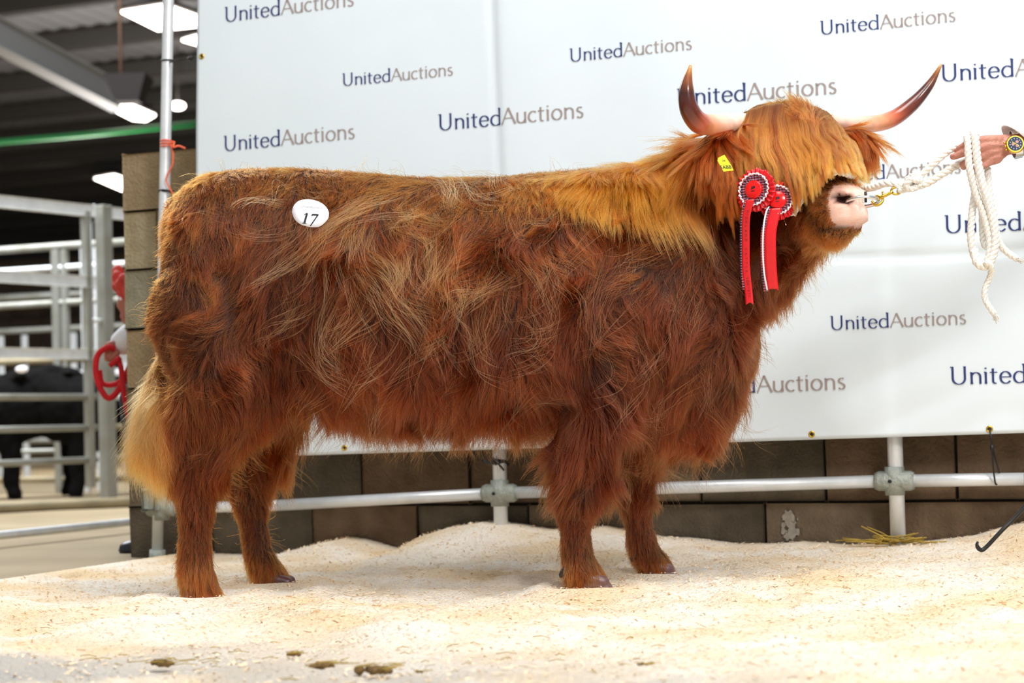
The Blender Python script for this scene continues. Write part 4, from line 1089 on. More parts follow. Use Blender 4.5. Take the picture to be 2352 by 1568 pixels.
for (a_, b_) in ((P(2284, 722, RY), Vector((.3, 0, -1))), (P(2336, 594, 4.60), Vector((1, 0, -.6)))):
    bm = bmesh.new()
    for k in range(40):
        d_ = (b_.normalized()+Vector((random.gauss(0, .35), random.gauss(0, .35), random.gauss(0, .35))))*.012; s_ = a_+Vector((random.gauss(0, .003), random.gauss(0, .003), random.gauss(0, .003)))
        add_tube(bm, [s_-d_*.4, s_+d_], .0008, 4)
    bm_obj('frayed_tip', bm, M['rope'], rh)
# nose ring and snap
rc = P(1980, 464, 4.665); bm = bmesh.new(); a1 = Vector((1, -.15, .03)).normalized(); a2 = Vector((.15, .95, -.22)).normalized()
add_tube(bm, [rc+(a1*math.cos(t)*.043+a2*math.sin(t)*.038) for t in [2*PI*i/40 for i in range(40)]], .0048, 10, closed=True)
ring = bm_obj('nose_ring', bm, M['chrome'], label='steel bull ring through the cow pink nose', cat='ring')
bm = bmesh.new(); q = rc+a1*.008-a2*.038; add_tube(bm, [q-Vector((0, 0, .014)), q+Vector((0, 0, .014))], .0035, 8); bm_obj('hinge_pin', bm, M['ink'], ring)
sn = empty('snap_hook', P(2035, 450, 4.66), label='brass snap hook clipped to the nose ring', cat='hook')
hk = [P(2003, 462, 4.655), P(2010, 471, 4.65), P(2022, 468, 4.648), P(2028, 457, 4.65), P(2018, 450, 4.655), P(2008, 454, 4.66)]
tube('hook', [Vector(a) for a in cr(hk, 24)], .0036, M['brass'], sn, 8)
tube('snap_body', [P(2016, 458, 4.65), P(2030, 450, 4.65), P(2046, 443, 4.65), P(2050, 440, 4.65)], [.0035, .0048, .004, .0055], M['brass'], sn, 10)
tube('thumb_pin', [P(2028, 450, 4.65), P(2026, 442, 4.648), P(2029, 440, 4.646)], [.002, .002, .003], M['brass'], sn, 8)
e_c = P(2058, 438, 4.65); bm = bmesh.new(); add_tube(bm, [e_c+Vector((math.cos(t)*.0125, 0, math.sin(t)*.009)) for t in [2*PI*i/20 for i in range(20)]], .003, 8, closed=True); bm_obj('swivel_eye', bm, M['brass'], sn)

# rosettes
def pleat_mat(name, tartan):
    if not tartan: return M['red']
    m, nt, b = newmat(name); tc = nt.nodes.new('ShaderNodeTexCoord')
    w1 = nt.nodes.new('ShaderNodeTexWave'); w1.inputs['Scale'].default_value = 40; w1.bands_direction = 'X'; w2 = nt.nodes.new('ShaderNodeTexWave'); w2.inputs['Scale'].default_value = 46; w2.bands_direction = 'Z'
    nt.links.new(tc.outputs['Object'], w1.inputs['Vector']); nt.links.new(tc.outputs['Object'], w2.inputs['Vector'])
    r1 = nt.nodes.new('ShaderNodeValToRGB'); r1.color_ramp.elements[0].color = srgb('#16203c'); r1.color_ramp.elements[1].color = srgb('#a8141c'); r1.color_ramp.elements[0].position = .35; r1.color_ramp.elements[1].position = .75
    r2 = nt.nodes.new('ShaderNodeValToRGB'); r2.color_ramp.elements[0].color = (0, 0, 0, 1); r2.color_ramp.elements[1].color = srgb('#8f9fb0'); r2.color_ramp.elements[0].position = .86; r2.color_ramp.elements[1].position = .97
    nt.links.new(w1.outputs['Fac'], r1.inputs['Fac']); nt.links.new(w2.outputs['Fac'], r2.inputs['Fac'])
    ad = nt.nodes.new('ShaderNodeMix'); ad.data_type = 'RGBA'; ad.blend_type = 'ADD'; ad.inputs['Factor'].default_value = 1
    nt.links.new(r1.outputs['Color'], ad.inputs['A']); nt.links.new(r2.outputs['Color'], ad.inputs['B']); nt.links.new(ad.outputs['Result'], b.inputs['Base Color']); b.inputs['Roughness'].default_value = .5
    return m
M['tartan'] = pleat_mat('tartan_ribbon', True)
def annulus(name, c, ax, r0, r1, npl, amp, m, parent, off=0.0, cup=0.0, **k):
    """pleated ring; ax = (x axis, y axis, normal)"""
    n = npl*6; v = []; nr = 5
    for j in range(nr):
        for i in range(n):
            t = 2*PI*i/n; f = j/(nr-1); r = r0+(r1-r0)*f; z = off+amp*math.sin(npl*t)*(.25+.75*f)+cup*f
            r *= 1+.03*f*math.sin(npl*t*.5+1)
            tt_ = t+.35/npl*math.cos(npl*t)*f
            v.append(c+ax[0]*math.cos(tt_)*r+ax[1]*math.sin(tt_)*r+ax[2]*z)
    f_ = [(j*n+i, j*n+(i+1) % n, (j+1)*n+(i+1) % n, (j+1)*n+i) for j in range(nr-1) for i in range(n)]
    o = pydata(name, v, f_, m, parent, **k); s = o.modifiers.new('s', 'SOLIDIFY'); s.thickness = .0006; return o
def ribbon(name, pts, w, m, parent, wd, notch=True, th=.0005, **k):
    p = cr(pts, 40); n = len(p); wd = np.array(wd.normalized()); v = []
    for i, q in enumerate(p): 
        cuts = np.linspace(-.5, .5, 5)
        for c_ in cuts:
            e_ = q+wd*w*c_
            if notch and i == n-1: e_ = e_-(p[-1]-p[-2])/np.linalg.norm(p[-1]-p[-2])*w*(.35-.7*abs(c_))
            v.append(e_+np.array([0, -.0008*math.cos(c_*3), 0]))
    f_ = [(i*5+j, i*5+j+1, (i+1)*5+j+1, (i+1)*5+j) for i in range(n-1) for j in range(4)]
    o = pydata(name, v, f_, m, parent, **k); s = o.modifiers.new('s', 'SOLIDIFY'); s.thickness = th; return o
def text_mesh(name, body_, size, c, ax, m, parent, shear=0.0, **k):
    cu = bpy.data.curves.new('t', 'FONT'); cu.body = body_; cu.size = size; cu.align_x = 'CENTER'; cu.align_y = 'CENTER'; cu.shear = shear; cu.extrude = .0001
    o = bpy.data.objects.new('t', cu); C.objects.link(o); dg = bpy.context.evaluated_depsgraph_get(); me = bpy.data.meshes.new_from_object(o.evaluated_get(dg)); bpy.data.objects.remove(o)
    a = co_of(me); w_ = np.array(c)+a[:, :1]*np.array(ax[0])+a[:, 1:2]*np.array(ax[1])+a[:, 2:3]*np.array(ax[2]); set_co(me, w_)
    me.materials.clear(); return link(name, me, m, parent, smooth=False, **k)
def rosette(label, c, nrm, R, disc_r, side, glyph=True):
    e = empty('rosette', c, label=label, cat='rosette', group='red show rosettes on the cow cheek')
    nrm = nrm.normalized(); x = Vector((0, 0, 1)).cross(nrm).normalized(); x = x if x.x > 0 else -x; y = nrm.cross(x); y = y if y.z > 0 else -y; ax = (x, y, nrm)
    annulus('outer_frill', c, ax, R*.62, R, 26, .0045, M['red'], e, -.004)
    annulus('tartan_frill', c, ax, R*.3, R*.72, 30, .0015, M['tartan'], e, .002)
    # white ruffled edging
    n = 260; pts = [c+x*math.cos(t)*(R*.72+.0016*math.cos(24*t))+y*math.sin(t)*(R*.72+.0016*math.cos(24*t))+nrm*(.006+.0025*math.sin(24*t)) for t in [2*PI*i/n for i in range(n)]]
    bm = bmesh.new(); add_tube(bm, pts, .0028, 6, closed=True, flat=.5); bm_obj('white_edging', bm, M['whitesatin'], e)
    bm = bmesh.new(); cyl = [c+nrm*h for h in (.002, .007, .0075)]
    N_ = 36; rg = []
    for h, r in ((.002, disc_r), (.007, disc_r), (.0095, disc_r*.86), (.0095, .0005)):
        rg.append([bm.verts.new(c+x*math.cos(2*PI*i/N_)*r+y*math.sin(2*PI*i/N_)*r+nrm*h) for i in range(N_)])
    for a, b in zip(rg, rg[1:]):
        for i in range(N_): bm.faces.new((a[i], a[(i+1) % N_], b[(i+1) % N_], b[i]))
    d = bm_obj('disc', bm, M['reddisc'], e)
    s = disc_r*.34
    def quad(pts2):
        bm = bmesh.new(); vs = [bm.verts.new(c+x*a*s+y*b*s+nrm*.0101) for a, b in pts2]; bm.faces.new(vs); bm_obj('printed_mark', bm, M['ink'], d, smooth=False)
    quad([(-.6, -.2), (.0, .2), (-.1, 1), (-.5, .9)]); quad([(.05, .1), (.8, .35), (.75, .95), (.0, 1.05)]); quad([(-.65, -.75), (.7, -.65), (.55, -.4), (-.6, -.45)])
    return e, x, nrm
nA = Vector((-.7, -1, .12)); nB = Vector((-.22, -1, .1))
cA1 = P(1733, 436, 4.690); cB1 = P(1786, 460, 4.680)
e, x, nn_ = rosette('left red rosette with black mark on its disc and a long narrow tail', cA1, nA, .058, .0245, 1)
T1 = [P(1724, 458, 4.675), P(1714, 500, 4.685), P(1713, 560, 4.70), P(1714, 620, 4.71), P(1719, 665, 4.715), P(1722, 700, 4.715)]
ribbon('ribbon_tail', T1, .021, M['red'], e, Vector((1, -.35, 0)))
ribbon('tartan_tail', [p+Vector((-.009, .004, 0)) for p in T1[:-1]], .012, M['tartan'], e, Vector((1, -.3, 0)), False)
ribbon('white_piping', [P(1729, 448, 4.698), P(1712, 462, 4.694), P(1706, 475, 4.69)], .003, M['whitesatin'], e, Vector((1, 0, .6)), False)
# small gilt-black lettering down the tail
Tp = cr(T1, 60)
for i, chx in enumerate('HIGHLAND CATTLE SOCIETY'):
    j = 8+i*2
    if chx == ' ' or j > 52: continue
    text_mesh('printed_letter', chx, .0095, Tp[j]+np.array([.0, -.0035, 0]), (Vector((0, 0, -1)), Vector((1, -.35, 0)).normalized(), Vector((-.35, -1, 0)).normalized()), M['redink'], e)
e, x, nn_ = rosette('right red rosette half under the forelock with a short wide tail', cB1, nB, .052, .0235, -1)
T2 = [P(1782, 478, 4.668), P(1770, 530, 4.672), P(1769, 580, 4.68), P(1771, 625, 4.69), P(1775, 668, 4.70)]
ribbon('ribbon_tail', T2, .031, M['red'], e, Vector((1, -.2, 0)))
ribbon('tartan_tail', [p+Vector((-.018, .004, 0)) for p in T2], .013, M['tartan'], e, Vector((1, -.2, 0)), False)
ribbon('white_piping', [P(1766, 474, 4.672), P(1759, 490, 4.668), P(1753, 530, 4.668), P(1752, 580, 4.676), P(1755, 625, 4.684), P(1762, 666, 4.694)], .0042, M['whitesatin'], e, Vector((1, -.2, 0)), False)
tube('safety_pin', [P(1801, 504, 4.69), P(1804, 514, 4.685), P(1806, 517, 4.684)], [.0007, .0007, .002], M['chrome'], e, 6)

# ear tag
bm = bmesh.new(); tp = [(1650, 362), (1664, 355), (1680, 380), (1685, 391), (1662, 394), (1648, 369)]
yv = 4.665; vf = [bm.verts.new(P(a, b, yv)) for a, b in tp]; vb_ = [bm.verts.new(P(a, b, yv)+Vector((0, .002, 0))) for a, b in tp]
bm.faces.new(vf); bm.faces.new(vb_[::-1])
for i in range(6): bm.faces.new((vf[i], vf[(i+1) % 6], vb_[(i+1) % 6], vb_[i]))
bmesh.ops.recalc_face_normals(bm, faces=bm.faces)
et = bm_obj('ear_tag', bm, M['yellow'], smooth=False, label='yellow plastic ear tag with black characters in the near ear', cat='ear tag')
text_mesh('tag_print', '5ABB', .013, P(1667, 384, yv-.0008), (Vector((1, 0, .0)), Vector((-.25, 0, 1)), Vector((0, -1, 0))), M['ink'], et)
text_mesh('tag_print', 'UK', .006, P(1663, 369, yv-.0008), (Vector((1, 0, .0)), Vector((-.25, 0, 1)), Vector((0, -1, 0))), M['ink'], et)
# lot sticker
sc_ = P(713, 491, 4.585); nl = Vector((0, -1, .18)).normalized(); lx = Vector((1, 0, -.09)).normalized(); ly = nl.cross(lx); ly = ly if ly.z > 0 else -ly
out = [(-.0475, .0), (-.0465, .014), (-.040, .026), (-.030, .034), (-.010, .0385), (.012, .036), (.032, .027), (.045, .012), (.0475, -.002), (.044, -.014), (.030, -.030), (.014, -.035), (-.006, -.034), (-.026, -.028), (-.040, -.016)]
op = cr([(a, b, 0) for a, b in out]+[(-.0475, 0, 0)], 60)[:-1]
rings_ = [[sc_+lx*a*f+ly*b*f+nl*(.0016*(1-f*f)) for a, b, _ in op] for f in (1, .66, .33)]
vv_ = [q for r in rings_ for q in r]+[sc_+nl*.0016]; n_ = len(op)
ff_ = [(j*n_+i, j*n_+(i+1) % n_, (j+1)*n_+(i+1) % n_, (j+1)*n_+i) for j in range(2) for i in range(n_)]+[(2*n_+i, 2*n_+(i+1) % n_, 3*n_) for i in range(n_)]
st = pydata('lot_sticker', vv_, ff_, M['white'], label='white round lot sticker reading 17 on the cow rump', cat='sticker'); s_ = st.modifiers.new('s', 'SOLIDIFY'); s_.thickness = .0005
# '17' drawn as slanted old-style strokes
def stroke_poly(pts2, w):
    q = np.array([(a, b, 0) for a, b in pts2], float); q = cr(q, max(12, len(q)*5)); t = np.gradient(q, axis=0); t /= np.linalg.norm(t, axis=1)[:, None]+1e-9
    wv = w[0]+(w[1]-w[0])*np.abs(t[:, 1]); nr_ = np.stack([-t[:, 1], t[:, 0]], 1); return q[:, :2]+nr_*wv[:, None]/2, q[:, :2]-nr_*wv[:, None]/2
bm = bmesh.new()
def pt3(a): sx = a[0]+a[1]*.18; return sc_+lx*(sx*.00122-.001)+ly*(a[1]*.00122-.0135)+nl*.0026
for s_, w in (([(-8, 11), (-8, -11)], (1, 4.2)), ([(-13, 8), (-10.5, 9.5), (-8, 12)], (1.6, 2)), ([(-12.5, -11), (-3.5, -11)], (1.4, 1)), ([(3, 8.6), (8, 9.3), (16, 9)], (3.6, 3.6)), ([(16, 10), (12, 0), (6, -16)], (1.5, 2.6)), ([(3, 9.5), (2.6, 5.5)], (1.2, 1.2))):
    A_, B_ = stroke_poly(s_, w); va = [bm.verts.new(pt3(a)) for a in A_]; vb2 = [bm.verts.new(pt3(a)) for a in B_]
    for i in range(len(va)-1): bm.faces.new((va[i], vb2[i], vb2[i+1], va[i+1]))
bm_obj('lot_number', bm, M['ink'], st, smooth=False)
text_mesh('faint_print', 'UnitedAuctions', .0085, sc_+ly*.018+nl*.0022+lx*.002, (lx, ly, nl), M['greyink'], st)

# ================================================================ PEOPLE
def person_head(bm, c, f, r=.1):
    """head facing direction f (unit, roughly horizontal)"""
    f = f.normalized(); s = f.cross(Vector((0, 0, 1))).normalized(); R_ = Matrix((f, s, Vector((0, 0, 1)))).transposed()
    add_ell(bm, c+Vector((0, 0, .02)), (r, r*.78, r*1.08), R_); add_ell(bm, c+f*.02-Vector((0, 0, .055)), (r*.72, r*.6, r*.7), R_)
    add_ell(bm, c+f*.092-Vector((0, 0, .008)), (.022, .013, .022), R_); add_ell(bm, c+f*.082-Vector((0, 0, .055)), (.014, .026, .010), R_)
    for k in (-1, 1): add_ell(bm, c+s*k*.079-f*.008, (.020, .010, .032), R_)
    return f, s, R_
def merge(meshes_, name):
    vs, fs, o_ = [], [], 0
    for me in meshes_:
        c = co_of(me); vs.append(c); fs += [[a+o_ for a in p.vertices] for p in me.polygons]; o_ += len(c)
    me = bpy.data.meshes.new(name); me.from_pydata(np.vstack(vs).tolist(), [], fs); me.update(); return me
# handler at the right, only hand and cuff in frame
HL = empty('person', Vector((1.95, 4.8, 0)), label='person in white coat at the right edge holding the white rope, wearing a wristwatch', cat='person')
wr = P(2322, 333, 4.612); el = Vector((1.62, 4.66, 1.10)); sh = Vector((1.88, 4.66, 1.42)); sh2 = Vector((1.98, 5.03, 1.42))
wr = P(2322, 333, 4.612); el = P(2352, 318, 4.62)+Vector((.24, .03, .03))
bm = bmesh.new(); f_, s_, R_ = person_head(bm, Vector((1.88, 4.86, 1.68)), Vector((-1, -.15, -.1)))
add_chain(bm, [(Vector((1.92, 4.86, 1.6)), .055), (Vector((1.94, 4.86, 1.48)), .06), (Vector((1.95, 4.85, 1.3)), .14), (Vector((1.96, 4.85, 1.0)), .13)])
add_chain(bm, [(sh, .055), (el, .042), (wr+Vector((.03, 0, .004)), .028), (wr, .026)]); h2 = Vector((2.02, 4.98, .82)); e2 = Vector((2.08, 5.08, 1.12))
add_chain(bm, [(sh2, .055), (e2, .042), (Vector((2.04, 5.0, .88)), .027)])
for yy in (4.75, 4.96): add_chain(bm, [(Vector((1.96, yy, .95)), .09), (Vector((1.94, yy, .5)), .062), (Vector((1.98, yy, .1)), .042)])
m_body = fuse(bm, .012, 5)
# detailed left hand
bm = bmesh.new()
kn = [P(2247, 322, 4.588), P(2243, 341, 4.584), P(2246, 361, 4.590), P(2254, 381, 4.598)]
for i, k in enumerate(kn): add_chain(bm, [(P(2312, 322+i*7, 4.612), .0155), (k.lerp(P(2312, 322+i*7, 4.61), .5)-Vector((0, .003, 0)), .014), (k, .0118)])
add_ell(bm, P(2280, 346, 4.602), (.036, .014, .036))
FG = [[kn[0], P(2222, 330, 4.584), P(2205, 340, 4.598), P(2198, 347, 4.612)], [kn[1], P(2216, 350, 4.580), P(2198, 357, 4.594), P(2189, 360, 4.604)],
      [kn[2], P(2224, 369, 4.586), P(2212, 378, 4.602), P(2213, 384, 4.618)], [kn[3], P(2236, 388, 4.594), P(2228, 391, 4.61), P(2232, 388, 4.626)]]
for i, ff in enumerate(FG): add_chain(bm, list(zip(ff, [(.0112, .0098, .0092, .0082), (.0116, .0102, .0096, .0086), (.011, .0098, .0092, .0082), (.0098, .0086, .008, .0072)][i])))
add_chain(bm, [(P(2298, 352, 4.63), .017), (P(2272, 362, 4.648), .0135), (P(2248, 356, 4.658), .0115), (P(2226, 350, 4.655), .0098)])
add_cap(bm, P(2308, 334, 4.612), .026, P(2345, 326, 4.618), .030)
m_hand = fuse(bm, .0024, 4, .5)
c = co_of(m_hand); px_, py_ = project_np(c); nn2 = nrm_of(m_hand)
tend = sum(np.exp(-((py_-(334+i*13)-(2300-px_)*(.12*(i-1)))/3.0)**2) for i in range(4))*np.clip((px_-2240)/15, 0, 1)*np.clip((2318-px_)/20, 0, 1)
c += nn2*(tend*.0012+vnoise(c, 140)[:, 0]*.0006)[:, None]; set_co(m_hand, c)
bm = bmesh.new()
add_chain(bm, [(Vector((2.04, 5.0, .88)), .027), (Vector((2.03, 4.98, .80)), .036)])
for i in range(4): add_chain(bm, [(Vector((2.03+.018*(i-1.5), 4.98, .78)), .011), (Vector((2.0+.012*i, 4.955, .745)), .010), (Vector((2.005+.01*i, 4.985, .735)), .009)])
add_chain(bm, [(Vector((2.02, 4.95, .82)), .013), (Vector((1.99, 4.94, .785)), .011), (Vector((1.985, 4.96, .76)), .009)])
m_h2 = fuse(bm, .004, 3)
link('body', merge([m_body, m_hand, m_h2], 'body'), M['skin'], HL)
# fingernail shapes
for ff in FG[:3]:
    bm = bmesh.new(); t_ = ff[3]; add_ell(bm, t_+Vector((-.004, -.006, .003)), (.005, .003, .004)); bm_obj('fingernail', bm, mat('nail', '#c9705e', .3), HL)
for k in (-1, 1):
    bm = bmesh.new(); add_ell(bm, Vector((1.88, 4.86, 1.68))+f_*.084+s_*k*.032+Vector((0, 0, .012)), (.012, .012, .008)); bm_obj('eye', bm, M['white'], HL)
bm = bmesh.new(); add_ell(bm, Vector((1.892, 4.86, 1.725)), (.105, .09, .085), R_); bm_obj('hair', bm, mat('grey_hair', '#4a4038', .8), HL)
# coat: flared tubes along arm and trunk
def coat(chains, voxel, parent, m, name='coat', sm=8):
    bm = bmesh.new()
    for c_ in chains: add_chain(bm, c_)
    me = fuse(bm, voxel, sm); c = co_of(me); nr_ = nrm_of(me); c += nr_*(vnoise(c*np.array([1, 1, .4]), 14)[:, :1]*.008); set_co(me, c); return link(name, me, m, parent)
coat([[(Vector((1.95, 4.85, 1.40)), .15), (Vector((1.96, 4.85, 1.1)), .165), (Vector((1.97, 4.85, .75)), .18), (Vector((1.97, 4.85, .55)), .19)],
      [(sh, .085), (el+Vector((0, 0, .01)), .066)], [(sh2, .085), (e2, .06), (Vector((2.045, 5.01, .92)), .042)]], .014, HL, M['coat'])
# near sleeve as an open cuffed tube: cuff edge runs from upper left to lower right
ca = P(2345, 326, 4.615); axs = (el-ca).normalized(); upv = Vector((0, 0, 1)); upv = (upv-axs*upv.dot(axs)).normalized(); sd = axs.cross(upv)
v = []; n_ = 28; segs = [(-.0, .050), (.05, .056), (.12, .062), (.2, .066), (.30, .07)]
for j, (l, r) in enumerate(segs):
    for i in range(n_):
        t = 2*PI*i/n_; sk = (-math.sin(t)*.034-.006)*(1-min(l/.12, 1))
        q = ca+axs*(l+sk)+upv*math.sin(t)*r*.95+sd*math.cos(t)*r*.9; v.append(q)
f__ = [(j*n_+i, j*n_+(i+1) % n_, (j+1)*n_+(i+1) % n_, (j+1)*n_+i) for j in range(len(segs)-1) for i in range(n_)]
o = pydata('sleeve', v, f__, M['coat'], HL); s_ = o.modifiers.new('s', 'SOLIDIFY'); s_.thickness = .003
coat([[(Vector((1.96, 4.75, .92)), .10), (Vector((1.94, 4.75, .5)), .085), (Vector((1.98, 4.75, .12)), .075)], [(Vector((1.96, 4.96, .92)), .10), (Vector((1.94, 4.96, .5)), .085), (Vector((1.98, 4.96, .12)), .075)]], .015, HL, M['trouser'], 'trousers')
for yy in (4.75, 4.96):
    bm = bmesh.new(); add_chain(bm, [(Vector((2.0, yy, .08)), .05), (Vector((1.98, yy, .04)), .045), (Vector((1.82, yy, .025)), .035)]); me = fuse(bm, .008, 3); c = co_of(me); c[:, 2] = np.maximum(c[:, 2], -.01); set_co(me, c); link('boot', me, M['boot'], HL)
# wristwatch
wt = empty('wristwatch', P(2330, 332, 4.58), label='steel and gold wristwatch with dark blue dial on the wrist', cat='watch')
fx_ = (P(2322, 300, 4.6)-P(2316, 300, 4.6))
wc = P(2331, 332, 4.574); wn_ = Vector((-.12, -1, .10)).normalized(); wx = axs-wn_*axs.dot(wn_); wx.normalize(); wy = wn_.cross(wx); wy = wy if wy.z > 0 else -wy
def disc(name, c, r, h, m, parent, n=40, ins=.9):
    bm = bmesh.new(); rg = []
    for hh, rr in ((0, r), (h*.7, r), (h, r*ins), (h, .0003)): rg.append([bm.verts.new(c+wx*math.cos(2*PI*i/n)*rr+wy*math.sin(2*PI*i/n)*rr+wn_*hh) for i in range(n)])
    for a, b in zip(rg, rg[1:]):
        for i in range(n): bm.faces.new((a[i], a[(i+1) % n], b[(i+1) % n], b[i]))
    bm.faces.new(rg[0]); bmesh.ops.recalc_face_normals(bm, faces=bm.faces); return bm_obj(name, bm, m, parent, smooth=False)
case = disc('case', wc, .0235, .009, M['brass'], wt); disc('dial', wc+wn_*.0088, .0185, .0008, mat('blue_dial', '#13284a', .2), wt, ins=.98)
for i in range(12):
    t = 2*PI*i/12; bm = bmesh.new(); d_ = wx*math.cos(t)+wy*math.sin(t); add_box(bm, wc+wn_*.0098+d_*.0135, .003, .0012, .0006, (d_, wn_.cross(d_), wn_)); bm_obj('hour_mark', bm, M['white'], wt, smooth=False)
for (cx_, cy_) in ((-.006, .0), (.005, .004), (.003, -.006)): disc('subdial', wc+wn_*.0096+wx*cx_+wy*cy_, .0040, .0004, mat('rose_subdial', '#b98a84', .3), wt, 20)
for t, L in ((2.4, .010), (5.4, .012)):
    bm = bmesh.new(); d_ = wx*math.cos(t)+wy*math.sin(t); add_box(bm, wc+wn_*.0106+d_*L/2, L, .0012, .0004, (d_, wn_.cross(d_), wn_)); bm_obj('hand', bm, M['brass'], wt, smooth=False)
for k, off in ((0, 0), (1, .009), (2, -.009)): tube('crown' if k == 0 else 'pusher', [wc-wx*.022+wy*off+wn_*.004, wc-wx*.028+wy*off*1.1+wn_*.004], .0028 if k == 0 else .002, M['brass'], wt, 10)
wcen = P(2333, 330, 4.614)
for i in range(20):
    t = math.radians(40+i*15.3); 
    d_ = -wn_*0+wy*math.cos(t-PI/2+PI/2)*1.0
    a = PI/2+(math.radians(38)+(2*PI-math.radians(76))*i/19)   # skip the case
    rad = wn_*math.sin(a)*-1+wy*math.cos(a)*-1
    rad = (wn_*math.cos(a-PI/2)+wy*math.sin(a-PI/2))
    q = wcen+rad*.0365; tg = (-wn_*math.sin(a-PI/2)+wy*math.cos(a-PI/2))
    bm = bmesh.new(); add_box(bm, q, .017, .0095, .0028, (wx, tg, rad), .0008); bm_obj('bracelet_link', bm, M['chrome'], wt, smooth=False)
# walking stick
kc = [P(2246, 1243, 4.95), P(2244, 1252, 4.95), P(2250, 1261, 4.95), P(2262, 1259, 4.95), P(2300, 1219, 4.95), P(2352, 1165, 4.955), P(2352, 1165, 4.955)+Vector((.22, .0, .24)), Vector((2.0, 4.962, .77))]
kp = cr(kc, 60)
tube('show_stick', [Vector(a) for a in kp], [.0028+.0032*min(1, i/12) for i in range(60)], mat('black_stick', '#171512', .4), n=8, label='thin black stick with a hooked tip touching the sawdust at lower right', cat='stick')

# crouching handler behind the wall end
HP = empty('person', Vector((-1.25, 7.35, 0)), label='person in white coat crouching behind the block wall end, holding a red rope', cat='person')
hd_ = P(324, 678, 7.42); hnd = P(262, 802, 7.25); elb = P(352, 750, 7.35); shl = hd_+Vector((.16, .02, -.16))
pel = Vector((-1.12, 7.48, .42)); foot = P(322, 1278, 7.06); knee = P(318, 920, 7.30); foot2 = Vector((-1.2, 7.45, .02)); knee2 = Vector((-1.35, 7.62, .5))
bm = bmesh.new(); f_, s_, R2 = person_head(bm, hd_, Vector((-1, -.2, -.35)), .1)
chest = pel.lerp(shl, .6)
add_chain(bm, [(hd_-Vector((-.05, 0, .1)), .055), (shl+Vector((.05, .1, 0)), .07), (chest+Vector((.03, .06, 0)), .14), (pel, .14)])
add_chain(bm, [(shl, .05), (elb, .04), (P(275, 795, 7.26), .028), (P(262, 800, 7.25), .034)])
add_chain(bm, [(pel+Vector((0, -.08, 0)), .09), (knee, .06), (foot+Vector((.03, .0, .06)), .04)]); add_chain(bm, [(pel+Vector((0, .1, 0)), .09), (knee2, .06), (foot2, .04)])
mb = fuse(bm, .012, 5)
bm = bmesh.new(); add_cap(bm, P(275, 796, 7.26), .030, P(258, 805, 7.25), .032)
for i in range(4):
    a0 = P(262, 788+i*10, 7.225+.004*i); add_chain(bm, [(a0, .0125), (P(246, 792+i*9, 7.22), .0115), (P(244, 800+i*8, 7.25), .010), (P(254, 806+i*7, 7.27), .009)])
add_chain(bm, [(P(268, 812, 7.22), .014), (P(258, 822, 7.215), .012), (P(249, 818, 7.22), .010)])
link('body', merge([mb, fuse(bm, .0045, 3)], 'body'), mat('ruddy_skin', '#b5705f', .6, 0, ('#8f4a3f', 20, .5)), HP)
bm = bmesh.new(); add_ell(bm, hd_+Vector((.012, .0, .045)), (.113, .098, .095), R2)
for k in range(26):
    a = random.uniform(0, 6.28); q = hd_+Vector((.0+math.cos(a)*.095, math.sin(a)*.085, .05+random.uniform(-.05, .06))); add_ell(bm, q, (.026, .026, .03), sub=2)
me = fuse(bm, .006, 1); link('hair', me, mat('red_hair', '#e0483a', .7, 0, ('#a81f1c', 30, .8), .5, 60), HP)
for k in (-1, 1):
    bm = bmesh.new(); add_ell(bm, hd_+f_*.084+s_*k*.032+Vector((0, 0, .012)), (.012, .012, .008)); bm_obj('eye', bm, M['white'], HP)
coat([[(shl+Vector((.04, .08, -.02)), .125), (chest, .17), (pel+Vector((0, 0, .05)), .19)], [(shl, .08), (elb, .062), (P(290, 778, 7.26), .052), (P(281, 786, 7.26), .050)]], .012, HP, M['coat'], sm=5)
coat([[(pel+Vector((0, -.08, 0)), .12), (knee, .085), (foot+Vector((.03, 0, .14)), .06)], [(pel+Vector((0, .1, 0)), .12), (knee2, .085), (foot2+Vector((0, 0, .1)), .06)]], .014, HP, M['trouser'], 'trousers')
for q in (foot, foot2):
    bm = bmesh.new(); add_chain(bm, [(q+Vector((.05, 0, .045)), .042), (q+Vector((0, 0, .035)), .042), (q+Vector((-.05, 0, .028)), .036)]); me = fuse(bm, .007, 3); c = co_of(me); c[:, 2] = np.maximum(c[:, 2], -.012); set_co(me, c); link('shoe', me, M['boot'], HP)
rr_ = empty('red_rope', P(270, 860, 7.2), label='coiled red rope hanging from the crouching person hand', cat='rope')
YR = 7.2
tube('coil', [Vector(a) for a in cr([P(262, 800, YR+.02), P(246, 798, YR), P(225, 815, YR), P(220, 850, YR), P(228, 885, YR), P(245, 912, YR), P(262, 908, YR), P(278, 885, YR), P(300, 845, YR), P(308, 820, YR+.02)], 60)], .0125, M['redrope'], rr_, 10)
tube('coil', [Vector(a) for a in cr([P(228, 850, YR+.03), P(234, 878, YR+.03), P(255, 884, YR+.02), P(280, 872, YR+.02), P(298, 840, YR+.03), P(312, 808, YR+.04)], 40)], .011, M['redrope'], rr_, 10)
tube('hanging_end', [Vector(a) for a in cr([P(272, 822, YR-.02), P(278, 845, YR-.03), P(282, 880, YR-.03), P(288, 920, YR-.03), P(298, 965, YR-.03), P(312, 1020, YR-.03), P(326, 1080, YR)], 50)], .011, M['redrope'], rr_, 10)
tube('short_end', [P(276, 820, YR-.03), P(262, 832, YR-.04), P(252, 840, YR-.04)], .011, M['redrope'], rr_, 10)

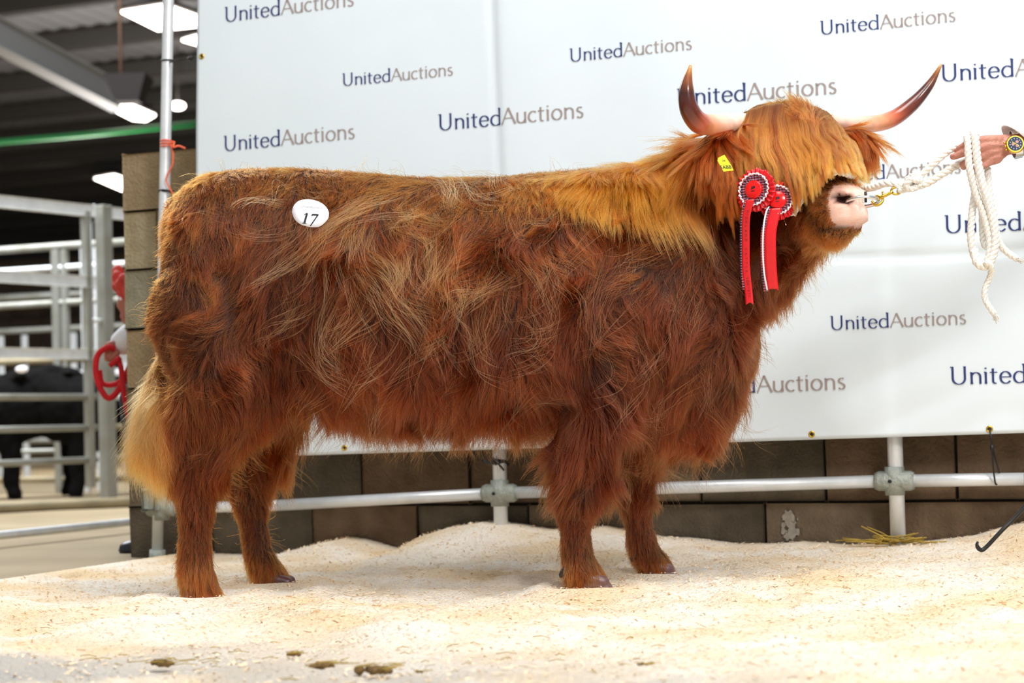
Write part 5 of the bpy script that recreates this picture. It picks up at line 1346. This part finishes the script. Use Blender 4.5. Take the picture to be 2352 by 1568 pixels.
# black cattle in the pen: two animals
def steer(root_, ox, oy, face, sc2, taglab):
    e = empty('black_steer', Vector((ox, oy, 0)), label=taglab, cat='cow')
    f = face.normalized(); s = Vector((-f.y, f.x, 0)); o_ = Vector((ox, oy, 0))
    q = lambda a, b, h: o_+(f*a+s*b+Vector((0, 0, h)))*sc2
    bm = bmesh.new()
    add_chain(bm, [(q(-.62, 0, .82), .28*sc2), (q(-.2, 0, .74), .34*sc2), (q(.25, 0, .72), .34*sc2), (q(.62, 0, .78), .30*sc2), (q(.85, 0, .98), .17*sc2)], 3)
    add_chain(bm, [(q(.85, 0, 1.0), .14*sc2), (q(1.02, 0, 1.0), .12*sc2), (q(1.3, 0, .84), .07*sc2)])
    for a, b in ((.5, .16), (.5, -.16)): add_chain(bm, [(q(a, b, .75), .13*sc2), (q(a, b, .5), .11*sc2), (q(a+.02, b, .30), .085*sc2), (q(a+.01, b, .12), .07*sc2), (q(a+.04, b, .03), .07*sc2)])
    for a, b in ((-.62, .16), (-.62, -.16)): add_chain(bm, [(q(a, b, .8), .17*sc2), (q(a+.08, b, .55), .13*sc2), (q(a-.06, b, .36), .09*sc2), (q(a-.03, b, .14), .07*sc2), (q(a+.02, b, .03), .07*sc2)])
    add_chain(bm, [(q(-.82, 0, 1.05), .03*sc2), (q(-.88, 0, .7), .025*sc2), (q(-.88, 0, .4), .04*sc2)])
    for b in (-1, 1): add_ell(bm, q(1.0, b*.14, 1.06), (.05*sc2, .07*sc2, .035*sc2))
    me = fuse(bm, .02, 6); c = co_of(me); c[:, 2] = np.maximum(c[:, 2], 0); c += nrm_of(me)*vnoise(c, 22)[:, :1]*.01; set_co(me, c)
    link('body', me, M['blackhide'], e)
    for b in (-1, 1):
        bm = bmesh.new(); add_ell(bm, q(1.12, b*.08, .98), (.02, .02, .02), sub=2); bm_obj('eye', bm, M['ink'], e)
    return e
q1 = P(60, 1000, 13.0); s1 = steer(None, q1.x-.60, 13.1, Vector((.9, .25, 0)), .86, 'black steer nearest the left edge standing in the steel pen')
q2 = P(190, 1000, 13.7); s2 = steer(None, q2.x+.42, 13.5, Vector((-.55, -.25, 0)), .84, 'black steer standing right of the other behind the gate post')
bm = bmesh.new(); qt = P(50, 848, 12.4); add_ell(bm, qt, (.045, .012, .025)); bm_obj('tag', bm, M['white'], s1, label='white oval tag')
